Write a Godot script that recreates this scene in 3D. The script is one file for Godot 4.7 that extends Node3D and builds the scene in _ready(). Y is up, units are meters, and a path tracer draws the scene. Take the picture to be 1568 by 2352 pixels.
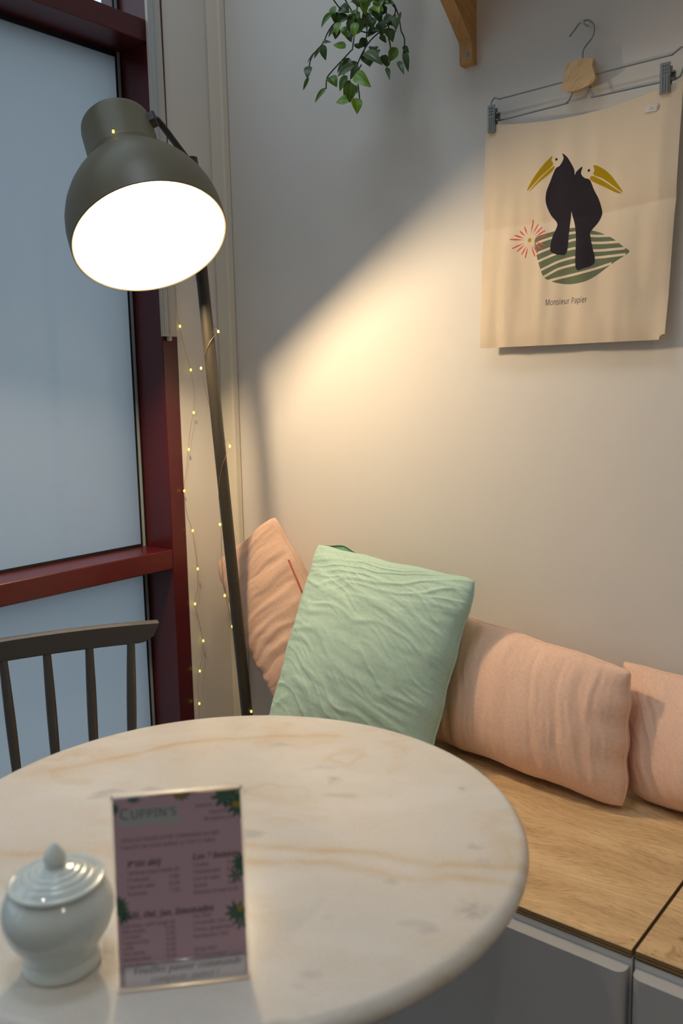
extends Node3D
# A cafe corner: marble bistro table, floor lamp, cushions on a plywood bench, red framed shop window.
# Metres, y up. Wall behind the bench lies at z = -1.65, the window wall at x = -1.73.

const WALL_X := -1.73
const WALL_Z := -1.65
const SHADE_AT := Vector3(-1.4358, 1.5472, -1.1771)   # centre of the lamp shade's open rim
const SHADE_DIR := Vector3(0.5307, -0.8274, 0.1838)   # where the shade points

var M := {}
var used := {}
var rng := RandomNumberGenerator.new()

func _ready() -> void:
	rng.seed = 7
	camera_and_light()
	materials()
	room()
	windows()
	bench()
	cushions()
	table()
	chair()
	floor_lamp()
	fairy_lights()
	hanger_and_bag()
	bracket_and_plant()
	menu_stand()
	sugar_bowl()
	trunking()

# ------------------------------------------------------------------ camera, sky, lamps of the room
func camera_and_light() -> void:
	var cam := Camera3D.new()
	cam.name = "camera"
	var pitch := 0.143771; var yaw := -0.682857; var roll := -0.020758
	var fw := Vector3(sin(yaw) * cos(pitch), -sin(pitch), -cos(yaw) * cos(pitch))
	var r := fw.cross(Vector3.UP).normalized()
	var u := r.cross(fw)
	cam.transform = Transform3D(Basis(r * cos(roll) + u * sin(roll), u * cos(roll) - r * sin(roll), -fw), Vector3(0, 1.25, 0))
	cam.keep_aspect = Camera3D.KEEP_HEIGHT
	var att := CameraAttributesPhysical.new()
	att.frustum_focal_length = 20.54
	att.frustum_focus_distance = 1.95
	att.exposure_aperture = 3.4
	att.frustum_near = 0.05
	att.frustum_far = 60.0
	cam.attributes = att
	cam.fov = 60.58
	cam.current = true
	add_child(cam)

	var we := WorldEnvironment.new()
	we.name = "world_environment"
	var e := Environment.new()
	e.background_mode = Environment.BG_SKY
	var sk := ProceduralSkyMaterial.new()      # an even overcast evening sky
	sk.sky_top_color = Color(1.02, 1.12, 1.19)
	sk.sky_horizon_color = Color(0.69, 0.77, 0.84)
	sk.sky_curve = 0.25
	sk.ground_horizon_color = Color(0.40, 0.44, 0.48)
	sk.ground_bottom_color = Color(0.40, 0.42, 0.44)
	sk.sky_energy_multiplier = 1.0
	var sky := Sky.new()
	sky.sky_material = sk
	e.sky = sky
	e.tonemap_mode = Environment.TONE_MAPPER_LINEAR
	e.tonemap_exposure = 1.0
	e.sdfgi_enabled = true
	e.ssao_enabled = true
	e.ssil_enabled = true
	we.environment = e
	add_child(we)

const LAMP_COLOR := Color(1.0, 0.885, 0.72)
const LAMP_ENERGY := 0.44
const SPOT_ENERGY := 0.54
const PANEL_ENERGY := 1.06

# ------------------------------------------------------------------ naming
func numbered(called: String) -> String:
	var n: int = used.get(called, 0)
	used[called] = n + 1
	return called if n == 0 else "%s_%03d" % [called, n]

func thing(called: String, label: String, category: String, at: Vector3, group := "") -> Node3D:
	var o := Node3D.new()
	o.name = numbered(called)
	o.position = at
	o.set_meta("label", label)
	o.set_meta("category", category)
	if group: o.set_meta("group", group)
	add_child(o)
	return o

# a named mesh; its geometry is given in room coordinates
func part(called: String, mesh: Variant, material: Material, parent: Node3D) -> MeshInstance3D:
	var o := MeshInstance3D.new()
	o.name = called
	var m: Mesh
	if mesh is SurfaceTool: m = mesh.commit()
	else: m = mesh
	o.mesh = m
	o.material_override = material
	o.cast_shadow = GeometryInstance3D.SHADOW_CASTING_SETTING_ON
	if parent != self and parent.get_parent() == self: o.position = -parent.position
	parent.add_child(o, true)
	return o

func struct(called: String, mesh: Variant, material: Material, label: String) -> MeshInstance3D:
	var o := part(called, mesh, material, self)
	o.set_meta("kind", "structure")
	o.set_meta("label", label)
	return o

# ------------------------------------------------------------------ geometry helpers
func begin() -> SurfaceTool:
	var st := SurfaceTool.new()
	st.begin(Mesh.PRIMITIVE_TRIANGLES)
	return st

# one triangle with its own normals; turned so that its front faces along n
func tri(st: SurfaceTool, a: Vector3, b: Vector3, c: Vector3, na: Vector3, nb: Vector3, nc: Vector3, ua := Vector2.ZERO, ub := Vector2.ZERO, uc := Vector2.ZERO) -> void:
	var flip := (b - a).cross(c - a).dot(na + nb + nc) > 0.0
	st.set_normal(na); st.set_uv(ua); st.add_vertex(a)
	if flip:
		st.set_normal(nc); st.set_uv(uc); st.add_vertex(c)
		st.set_normal(nb); st.set_uv(ub); st.add_vertex(b)
	else:
		st.set_normal(nb); st.set_uv(ub); st.add_vertex(b)
		st.set_normal(nc); st.set_uv(uc); st.add_vertex(c)

func quad(st: SurfaceTool, a: Vector3, b: Vector3, c: Vector3, d: Vector3, n: Vector3) -> void:
	tri(st, a, b, c, n, n, n, Vector2(0, 1), Vector2(1, 1), Vector2(1, 0))
	tri(st, a, c, d, n, n, n, Vector2(0, 1), Vector2(1, 0), Vector2(0, 0))

# a box with chamfered edges; lo and hi in the frame t
func box(st: SurfaceTool, lo: Vector3, hi: Vector3, bevel := 0.0, t := Transform3D()) -> void:
	var c := (lo + hi) / 2.0
	var h := (hi - lo) / 2.0
	bevel = minf(bevel, minf(h.x, minf(h.y, h.z)) * 0.9)
	var axes := [Vector3.RIGHT, Vector3.UP, Vector3.BACK]
	for i in 3:
		var j := (i + 1) % 3
		var k := (i + 2) % 3
		for s in [-1.0, 1.0]:
			var n: Vector3 = axes[i] * s
			var q := []
			for w in [[-1, -1], [1, -1], [1, 1], [-1, 1]]:
				q.append(t * (c + n * h[i] + axes[j] * (h[j] - bevel) * w[0] + axes[k] * (h[k] - bevel) * w[1]))
			quad(st, q[0], q[1], q[2], q[3], t.basis * n)
		if bevel <= 0.0: continue
		for s in [-1.0, 1.0]:
			for v in [-1.0, 1.0]:
				var n2: Vector3 = (axes[i] * s + axes[j] * v).normalized()
				var p0: Vector3 = c + axes[i] * s * h[i] + axes[j] * v * (h[j] - bevel)
				var p1: Vector3 = c + axes[i] * s * (h[i] - bevel) + axes[j] * v * h[j]
				var e: Vector3 = axes[k] * (h[k] - bevel)
				quad(st, t * (p0 - e), t * (p0 + e), t * (p1 + e), t * (p1 - e), t.basis * n2)
	if bevel > 0.0:
		for sx in [-1.0, 1.0]:
			for sy in [-1.0, 1.0]:
				for sz in [-1.0, 1.0]:
					var s3 := Vector3(sx, sy, sz)
					var b := h - Vector3.ONE * bevel
					var n3: Vector3 = t.basis * s3.normalized()
					tri(st, t * (c + s3 * Vector3(h.x, b.y, b.z)), t * (c + s3 * Vector3(b.x, h.y, b.z)), t * (c + s3 * Vector3(b.x, b.y, h.z)), n3, n3, n3)

func make_box(lo: Vector3, hi: Vector3, bevel := 0.0, t := Transform3D()) -> SurfaceTool:
	var st := begin()
	box(st, lo, hi, bevel, t)
	return st

# turns a profile of (radius, height) about the y axis of t; corners sharper than 35 degrees stay sharp
func lathe(st: SurfaceTool, prof: Array, t := Transform3D(), seg := 64) -> void:
	var n := prof.size()
	var dirs := []
	for i in n - 1:
		var d: Vector2 = prof[i + 1] - prof[i]
		dirs.append(Vector2(d.y, -d.x).normalized())
	var run := 0.0
	for i in n - 1:
		var na: Vector2 = dirs[i]
		var nb: Vector2 = dirs[i]
		if i > 0 and dirs[i - 1].dot(dirs[i]) > 0.82: na = (dirs[i - 1] + dirs[i]).normalized()
		if i < n - 2 and dirs[i + 1].dot(dirs[i]) > 0.82: nb = (dirs[i + 1] + dirs[i]).normalized()
		var pa: Vector2 = prof[i]
		var pb: Vector2 = prof[i + 1]
		var len := pa.distance_to(pb)
		for k in seg:
			var c0 := Vector2.from_angle(TAU * k / seg)
			var c1 := Vector2.from_angle(TAU * (k + 1) / seg)
			var A := t * Vector3(pa.x * c0.x, pa.y, pa.x * c0.y)
			var B := t * Vector3(pa.x * c1.x, pa.y, pa.x * c1.y)
			var C := t * Vector3(pb.x * c1.x, pb.y, pb.x * c1.y)
			var D := t * Vector3(pb.x * c0.x, pb.y, pb.x * c0.y)
			var nA := t.basis * Vector3(na.x * c0.x, na.y, na.x * c0.y)
			var nB := t.basis * Vector3(na.x * c1.x, na.y, na.x * c1.y)
			var nC := t.basis * Vector3(nb.x * c1.x, nb.y, nb.x * c1.y)
			var nD := t.basis * Vector3(nb.x * c0.x, nb.y, nb.x * c0.y)
			var u0 := Vector2(float(k) / seg, run); var u1 := Vector2(float(k + 1) / seg, run)
			var u2 := Vector2(float(k + 1) / seg, run + len); var u3 := Vector2(float(k) / seg, run + len)
			if pa.x > 1e-6: tri(st, A, B, C, nA, nB, nC, u0, u1, u2)
			if pb.x > 1e-6: tri(st, A, C, D, nA, nC, nD, u0, u2, u3)
		run += len

func make_lathe(prof: Array, t := Transform3D(), seg := 64) -> SurfaceTool:
	var st := begin()
	lathe(st, prof, t, seg)
	return st

# a round bar along pts; radius is a number or an array
func tube(st: SurfaceTool, pts: Array, radius: Variant, sides := 10, squash := 1.0, side_dir := Vector3.ZERO) -> void:
	var n := pts.size()
	var rings := []
	var norms := []
	var up := side_dir
	for i in n:
		var d: Vector3 = (pts[mini(i + 1, n - 1)] - pts[maxi(i - 1, 0)]).normalized()
		if up == Vector3.ZERO: up = Vector3.UP if absf(d.y) < 0.9 else Vector3.RIGHT
		up = (up - d * up.dot(d)).normalized()
		var w := d.cross(up)
		var r: float = radius[i] if radius is Array else radius
		var ring := []
		var nn := []
		for k in sides:
			var a := TAU * k / sides
			ring.append(pts[i] + up * cos(a) * r + w * sin(a) * r * squash)
			nn.append((up * cos(a) * squash + w * sin(a)).normalized())
		rings.append(ring); norms.append(nn)
	for i in n - 1:
		for k in sides:
			var l := (k + 1) % sides
			tri(st, rings[i][k], rings[i][l], rings[i + 1][l], norms[i][k], norms[i][l], norms[i + 1][l])
			tri(st, rings[i][k], rings[i + 1][l], rings[i + 1][k], norms[i][k], norms[i + 1][l], norms[i + 1][k])
	for e in [0, n - 1]:
		var d2: Vector3 = (pts[0] - pts[1] if e == 0 else pts[n - 1] - pts[n - 2]).normalized()
		for k in sides: tri(st, pts[e], rings[e][k], rings[e][(k + 1) % sides], d2, d2, d2)

func make_tube(pts: Array, radius: Variant, sides := 10) -> SurfaceTool:
	var st := begin()
	tube(st, pts, radius, sides)
	return st

# a smooth line through the points
func smooth(pts: Array, per := 6) -> Array:
	var out := []
	var n := pts.size()
	for i in n - 1:
		for k in per:
			out.append(pts[i].cubic_interpolate(pts[i + 1], pts[maxi(i - 1, 0)], pts[mini(i + 2, n - 1)], float(k) / per))
	out.append(pts[n - 1])
	return out

# a flat outline given thickness: outline in the xy plane of t, from z = 0 to z = depth
func prism(st: SurfaceTool, outline: PackedVector2Array, depth: float, t := Transform3D()) -> void:
	var idx := Geometry2D.triangulate_polygon(outline)
	for z in [0.0, depth]:
		var n: Vector3 = t.basis * Vector3(0, 0, -1 if z == 0.0 else 1) * signf(depth)
		for i in range(0, idx.size(), 3):
			var p := []
			for k in 3: p.append(t * Vector3(outline[idx[i + k]].x, outline[idx[i + k]].y, z))
			tri(st, p[0], p[1], p[2], n, n, n)
	var m := outline.size()
	var turn := -1.0 if Geometry2D.is_polygon_clockwise(outline) else 1.0
	for i in m:
		var a := outline[i]
		var b := outline[(i + 1) % m]
		var d := (b - a).normalized() * turn
		quad(st, t * Vector3(a.x, a.y, 0), t * Vector3(b.x, b.y, 0), t * Vector3(b.x, b.y, depth), t * Vector3(a.x, a.y, depth), t.basis * Vector3(d.y, -d.x, 0))

# a sheet of (nu+1) x (nv+1) points with smooth normals; uvs in metres or as given
func sheet(p: PackedVector3Array, uv: PackedVector2Array, nu: int, nv: int, outward: Vector3) -> ArrayMesh:
	var nor := PackedVector3Array()
	nor.resize(p.size())
	var idx := PackedInt32Array()
	var w := nu + 1
	var mid := (nv / 2) * w + nu / 2
	var flip := (p[mid + 1] - p[mid]).cross(p[mid + w] - p[mid]).dot(outward) > 0.0
	for j in nv:
		for i in nu:
			var a := j * w + i
			var q := [a, a + 1, a + w + 1, a + w]
			var n := (p[q[2]] - p[q[0]]).cross(p[q[3]] - p[q[1]])
			if not flip: n = -n
			for k in q: nor[k] += n
			if flip: idx.append_array([q[0], q[2], q[1], q[0], q[3], q[2]])
			else: idx.append_array([q[0], q[1], q[2], q[0], q[2], q[3]])
	for i in nor.size(): nor[i] = nor[i].normalized()
	var arr := []
	arr.resize(Mesh.ARRAY_MAX)
	arr[Mesh.ARRAY_VERTEX] = p
	arr[Mesh.ARRAY_NORMAL] = nor
	arr[Mesh.ARRAY_TEX_UV] = uv
	arr[Mesh.ARRAY_INDEX] = idx
	var m := ArrayMesh.new()
	m.add_surface_from_arrays(Mesh.PRIMITIVE_TRIANGLES, arr)
	return m

func along(y_axis: Vector3, at: Vector3) -> Transform3D:
	var y := y_axis.normalized()
	var x := y.cross(Vector3.BACK if absf(y.z) < 0.9 else Vector3.RIGHT).normalized()
	return Transform3D(Basis(x, y, x.cross(y)), at)

# ------------------------------------------------------------------ materials
func mat(called: String, c: Color, rough := 0.6, metal := 0.0) -> StandardMaterial3D:
	var m := StandardMaterial3D.new()
	m.resource_name = called
	m.albedo_color = c
	m.roughness = rough
	m.metallic = metal
	return m

func noise(seed_: int, freq: float, octaves := 3, kind := FastNoiseLite.TYPE_SIMPLEX_SMOOTH) -> FastNoiseLite:
	var n := FastNoiseLite.new()
	n.seed = seed_
	n.frequency = freq
	n.noise_type = kind
	n.fractal_octaves = octaves
	return n

func noise_tex(seed_: int, freq: float, size := 512, octaves := 4, lo := Color.BLACK, hi := Color.WHITE) -> NoiseTexture2D:
	var t := NoiseTexture2D.new()
	t.width = size; t.height = size
	t.seamless = true
	t.noise = noise(seed_, freq, octaves)
	var g := Gradient.new()
	g.set_color(0, lo); g.set_color(1, hi)
	t.color_ramp = g
	return t

func triplanar(m: StandardMaterial3D, scale: float, stretch := Vector3.ONE) -> void:
	m.uv1_triplanar = true
	m.uv1_scale = stretch * scale

# woven threads, 64 to a tile; grey relief
func weave_image(size: int, threads: int, seed_: int) -> Image:
	var im := Image.create_empty(size, size, false, Image.FORMAT_RGB8)
	var warp := []
	var weft := []
	var r := RandomNumberGenerator.new()
	r.seed = seed_
	for i in threads:
		warp.append(r.randf_range(0.35, 1.0)); weft.append(r.randf_range(0.35, 1.0))
	for y in size:
		for x in size:
			var fx := float(x) / size * threads
			var fy := float(y) / size * threads
			var a: float = absf(sin(PI * fx)) * warp[int(fx)]
			var b: float = absf(sin(PI * fy)) * weft[int(fy)]
			var over := (int(fx) + int(fy)) % 2 == 0
			var v := (a if over else b) * 0.7 + (b if over else a) * 0.3
			im.set_pixel(x, y, Color(v, v, v))
	return im

func cloth(called: String, c: Color, weave: Texture2D, slub: Texture2D) -> StandardMaterial3D:
	var m := mat(called, c, 0.95)
	m.albedo_texture = slub
	m.heightmap_enabled = true
	m.heightmap_texture = weave
	m.heightmap_scale = 0.045
	m.rim_enabled = true
	m.rim = 0.25
	m.rim_tint = 0.7
	m.metallic_specular = 0.2
	return m

# plywood face: long wavy grain with dark pores, drawn along the width of the picture
func wood_image(w: int, h: int, seed_: int, light: Color, dark: Color, metres := Vector2(1.0, 0.6), knots := []) -> Image:
	var im := Image.create_empty(w, h, false, Image.FORMAT_RGB8)
	var warp := noise(seed_, 1.0, 2)
	var ring := noise(seed_ + 1, 1.0, 2)
	var fine := noise(seed_ + 2, 1.0, 2)
	var tone := noise(seed_ + 3, 1.0, 3)
	for y in h:
		for x in w:
			var p := Vector2(float(x) / w * metres.x, float(y) / h * metres.y)
			var q := p.y + warp.get_noise_2d(p.x * 2.6, p.y * 5.0) * 0.05
			var spot := 0.0
			for kn in knots:
				var kd := Vector2((p.x - kn.x) * 0.75, p.y - kn.y)
				var kl := kd.length_squared()
				q += kd.y * 0.9 * exp(-kl / (kn.z * kn.z * 60.0))
				spot += exp(-kl / (kn.z * kn.z))
			var g := ring.get_noise_2d(p.x * 2.2, q * 40.0)
			var band := pow(absf(sin(q * 62.0 + g * 2.5)), 3.0)
			var pore := maxf(0.0, fine.get_noise_2d(p.x * 34.0, q * 420.0) - 0.12) * 1.7
			var streak := fine.get_noise_2d(p.x * 7.0 + 9.0, q * 150.0) * 0.5 + 0.5
			var t := 0.06 + 0.11 * band + 0.42 * pore + 0.30 * streak + 0.26 * tone.get_noise_2d(p.x * 3.0, p.y * 11.0) + spot
			im.set_pixel(x, y, light.lerp(dark, clampf(t, 0.0, 1.0)))
	return im

func marble_image(size: int) -> Image:
	var im := Image.create_empty(size, size, false, Image.FORMAT_RGB8)
	var warp := noise(21, 1.0, 4)
	var vein := noise(22, 1.0, 4)
	var cloud := noise(23, 1.0, 4)
	var grey := noise(24, 1.0, 3)
	var speck := noise(25, 1.0, 1)
	# a few long tan veins, as they run through this slab
	var lines := [[[0.10, 0.90], [0.297, 0.765], [0.334, 0.745], [0.418, 0.659], [0.567, 0.524], [0.649, 0.478], [0.743, 0.431], [0.83, 0.402], [0.931, 0.333], [1.0, 0.30]], [[0.50, 0.63], [0.602, 0.559], [0.697, 0.495], [0.797, 0.462], [0.867, 0.416], [0.954, 0.377], [1.0, 0.35]], [[0.10, 0.55], [0.16, 0.421], [0.187, 0.338], [0.254, 0.263], [0.337, 0.189], [0.42, 0.12]]]
	var gm := 256
	var veins := PackedFloat32Array()
	veins.resize(gm * gm)
	for gy in gm:
		for gx in gm:
			var at := Vector2(gx, gy) / gm
			var best := 0.0
			for ln in lines:
				for i in ln.size() - 1:
					var a := Vector2(ln[i][0], ln[i][1])
					var b := Vector2(ln[i + 1][0], ln[i + 1][1])
					var d := at.distance_to(Geometry2D.get_closest_point_to_segment(at, a, b))
					best = maxf(best, 0.5 * exp(-pow(d / 0.009, 2.0)) + 0.35 * exp(-d / 0.03))
			veins[gy * gm + gx] = best
	for y in size:
		for x in size:
			var p := Vector2(x, y) / size * 0.75
			var q := p.rotated(0.62)
			var w := warp.get_noise_2d(p.x * 3.0, p.y * 3.0)
			var v := vein.get_noise_2d(q.x * 1.3 + w * 0.5, q.y * 4.6 + w * 0.8)
			var band := pow(1.0 - minf(1.0, absf(v) * 3.2), 2.0)
			var c := Color(0.845, 0.825, 0.790)
			c = c.lerp(Color(0.80, 0.715, 0.60), band * clampf(0.16 + cloud.get_noise_2d(p.x * 3.0, p.y * 3.0) * 0.9, 0.0, 0.6))
			c = c.lerp(Color(0.89, 0.88, 0.865), clampf(cloud.get_noise_2d(q.x * 4.0 + 7.0, q.y * 9.0) * 0.8, 0.0, 0.4))
			var wx := clampi(int((float(x) / size + w * 0.012) * gm), 0, gm - 1)
			var wy := clampi(int((float(y) / size + v * 0.014) * gm), 0, gm - 1)
			c = c.lerp(Color(0.80, 0.70, 0.565), veins[wy * gm + wx] * clampf(0.62 + cloud.get_noise_2d(p.x * 9.0, p.y * 9.0) * 0.9, 0.25, 1.0))
			for sm in [Vector3(0.928, 0.466, 0.020), Vector3(0.881, 0.356, 0.009), Vector3(0.737, 0.178, 0.008), Vector3(0.54, 0.28, 0.012)]:
				var sd := Vector2(float(x) / size - sm.x, float(y) / size - sm.y)
				if absf(sd.x) < 0.05 and absf(sd.y) < 0.05: c = c.lerp(Color(0.58, 0.585, 0.575), 0.55 * exp(-sd.length_squared() / (sm.z * sm.z)) * clampf(0.6 + grey.get_noise_2d(p.x * 60.0, p.y * 60.0), 0.0, 1.0))
			var g := grey.get_noise_2d(q.x * 7.0 + 3.0, q.y * 11.0)
			c = c.lerp(Color(0.62, 0.62, 0.605), clampf((g - 0.45) * 1.6, 0.0, 0.4))
			var s := speck.get_noise_2d(p.x * 420.0, p.y * 420.0)
			if s > 0.72: c = c.lerp(Color(0.97, 0.96, 0.93), 0.5)
			im.set_pixel(x, y, c)
	return im

func materials() -> void:
	var wall := mat("wall_paint", Color(0.895, 0.875, 0.845), 0.75)
	wall.heightmap_enabled = true
	wall.heightmap_texture = noise_tex(3, 0.02, 512, 4)
	wall.heightmap_scale = 0.035
	triplanar(wall, 2.2)
	M.wall = wall
	M.trim = mat("trim_paint", Color(0.90, 0.87, 0.80), 0.55)
	M.ceiling = mat("ceiling_paint", Color(0.86, 0.85, 0.83), 0.9)
	var fl := mat("floor_vinyl", Color(0.42, 0.38, 0.34), 0.55)
	fl.albedo_texture = noise_tex(5, 0.015, 512, 4, Color(0.75, 0.75, 0.75), Color.WHITE)
	triplanar(fl, 0.8)
	M.floor = fl

	var red := mat("oxblood_paint", Color(0.315, 0.07, 0.09), 0.30)
	red.heightmap_enabled = true
	red.heightmap_texture = noise_tex(9, 0.03, 256, 3)
	red.heightmap_scale = 0.01
	triplanar(red, 4.0)
	M.red = red
	M.gasket = mat("black_rubber", Color(0.05, 0.055, 0.06), 0.6)
	M.spacer = mat("grey_spacer", Color(0.62, 0.66, 0.68), 0.4)
	var gl := mat("window_glass", Color(0.9, 0.95, 1.0, 0.06), 0.03)
	gl.metallic_specular = 0.22
	gl.transparency = BaseMaterial3D.TRANSPARENCY_ALPHA
	M.glass = gl
	var film := mat("frosted_film", Color(0.09, 0.10, 0.11), 0.9)
	film.backlight_enabled = true
	film.backlight = Color(0.90, 0.93, 0.95)
	film.metallic_specular = 0.1
	M.film = film

	M.white_plastic = mat("white_plastic", Color(0.78, 0.76, 0.73), 0.4)
	M.grey_plastic = mat("grey_plastic", Color(0.72, 0.74, 0.75), 0.35)

	var ply := mat("plywood_face", Color.WHITE, 0.5)
	ply.albedo_texture = ImageTexture.create_from_image(wood_image(1400, 760, 40, Color(0.90, 0.775, 0.585), Color(0.58, 0.445, 0.29), Vector2(1.0, 0.6), [Vector3(0.983, 0.553, 0.0016), Vector3(0.62, 0.35, 0.0010), Vector3(0.80, 0.46, 0.0009)]))
	ply.heightmap_enabled = false
	M.ply = ply
	var ply2: StandardMaterial3D = ply.duplicate()
	ply2.albedo_texture = ImageTexture.create_from_image(wood_image(900, 760, 61, Color(0.90, 0.775, 0.585), Color(0.58, 0.445, 0.29), Vector2(1.0, 0.6), [Vector3(0.042, 0.512, 0.0034), Vector3(0.055, 0.545, 0.0012), Vector3(0.02, 0.57, 0.0012)]))
	M.ply2 = ply2
	M.ply_edge = mat("plywood_core", Color(0.36, 0.27, 0.17), 0.8)
	M.ply_edge_light = mat("plywood_core_light", Color(0.60, 0.47, 0.30), 0.8)
	M.cabinet = mat("white_melamine", Color(0.80, 0.80, 0.80), 0.45)
	M.door = mat("lacquered_door", Color(0.74, 0.735, 0.73), 0.4)
	M.steel = mat("steel", Color(0.60, 0.60, 0.59), 0.32, 0.9)
	M.dark_steel = mat("dull_steel", Color(0.55, 0.56, 0.55), 0.38, 0.55)
	M.cast_iron = mat("black_cast_iron", Color(0.06, 0.06, 0.065), 0.5)

	var marble := mat("marble", Color.WHITE, 0.22)
	marble.albedo_texture = ImageTexture.create_from_image(marble_image(1024))
	M.marble = marble

	var weave := ImageTexture.create_from_image(weave_image(256, 48, 4))
	var slub_pink := noise_tex(31, 0.018, 512, 5, Color(0.95, 0.94, 0.935), Color.WHITE)
	M.pink = cloth("blush_linen", Color(0.95, 0.80, 0.705), weave, slub_pink)
	M.green = cloth("mint_linen", Color(0.71, 0.825, 0.765), weave, slub_pink)
	M.green_back = cloth("deep_mint_linen", Color(0.52, 0.76, 0.62), weave, slub_pink)
	for m in [M.pink, M.green, M.green_back]: m.uv1_scale = Vector3(12, 12, 12)
	M.zip = mat("red_zip_tape", Color(0.74, 0.36, 0.28), 0.8)
	M.wool = mat("black_wool", Color(0.05, 0.05, 0.05), 0.9)

	M.chair = mat("umber_grey_paint", Color(0.335, 0.32, 0.305), 0.32)
	M.lamp = mat("olive_grey_enamel", Color(0.425, 0.40, 0.315), 0.45)
	M.lamp_inside = mat("white_enamel", Color(0.90, 0.89, 0.86), 0.6)
	M.pole = mat("dark_olive_enamel", Color(0.215, 0.20, 0.165), 0.42)
	var bulb := mat("lit_bulb", Color(1, 0.95, 0.88), 0.4)
	bulb.emission_enabled = true
	bulb.emission = LAMP_COLOR
	bulb.emission_energy_multiplier = 4.0
	M.bulb = bulb
	var led := mat("lit_led", Color(1, 0.95, 0.6), 0.3)
	led.emission_enabled = true
	led.emission = Color(1.0, 0.93, 0.38)
	led.emission_energy_multiplier = 2.2
	M.led = led
	M.wire = mat("copper_wire", Color(0.74, 0.60, 0.50), 0.35, 0.8)
	var spot := mat("lit_downlight", Color(1, 1, 1), 0.4)
	spot.emission_enabled = true
	spot.emission = Color(1.0, 0.95, 0.88)
	spot.emission_energy_multiplier = 6.0
	M.spot = spot
	var panel := mat("lit_panel", Color(1, 1, 1), 0.5)
	panel.emission_enabled = true
	panel.emission = Color(0.86, 0.93, 1.0)
	panel.emission_energy_multiplier = 1.0
	M.panel = panel

	var beech := mat("beech", Color.WHITE, 0.5)
	beech.albedo_texture = ImageTexture.create_from_image(wood_image(512, 256, 77, Color(0.90, 0.77, 0.58), Color(0.76, 0.60, 0.40), Vector2(0.4, 0.12)))
	triplanar(beech, 3.0)
	M.beech = beech
	var pine := mat("waxed_pine", Color(0.97, 0.93, 0.87), 0.5)
	var pim := wood_image(256, 512, 90, Color(0.86, 0.71, 0.49), Color(0.66, 0.50, 0.31), Vector2(0.2, 0.05))
	pim.rotate_90(CLOCKWISE)
	pine.albedo_texture = ImageTexture.create_from_image(pim)
	triplanar(pine, 3.0)
	M.pine = pine

	M.porcelain = mat("celadon_porcelain", Color(0.80, 0.84, 0.83), 0.12)
	M.porcelain.clearcoat_enabled = true
	M.porcelain.clearcoat = 0.6
	M.porcelain.clearcoat_roughness = 0.05
	var ac := mat("clear_acrylic", Color(1, 1, 1, 0.04), 0.02)
	ac.transparency = BaseMaterial3D.TRANSPARENCY_ALPHA
	M.acrylic = ac
	var ae := mat("polished_acrylic_edge", Color(1.0, 0.99, 0.97, 0.0), 0.06)
	ae.refraction_enabled = true
	ae.refraction_scale = 0.05
	M.acrylic_edge = ae
	M.leaf_stem = mat("green_stem", Color(0.10, 0.16, 0.07), 0.6)
	M.pot = mat("white_pot", Color(0.8, 0.79, 0.77), 0.5)

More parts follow.
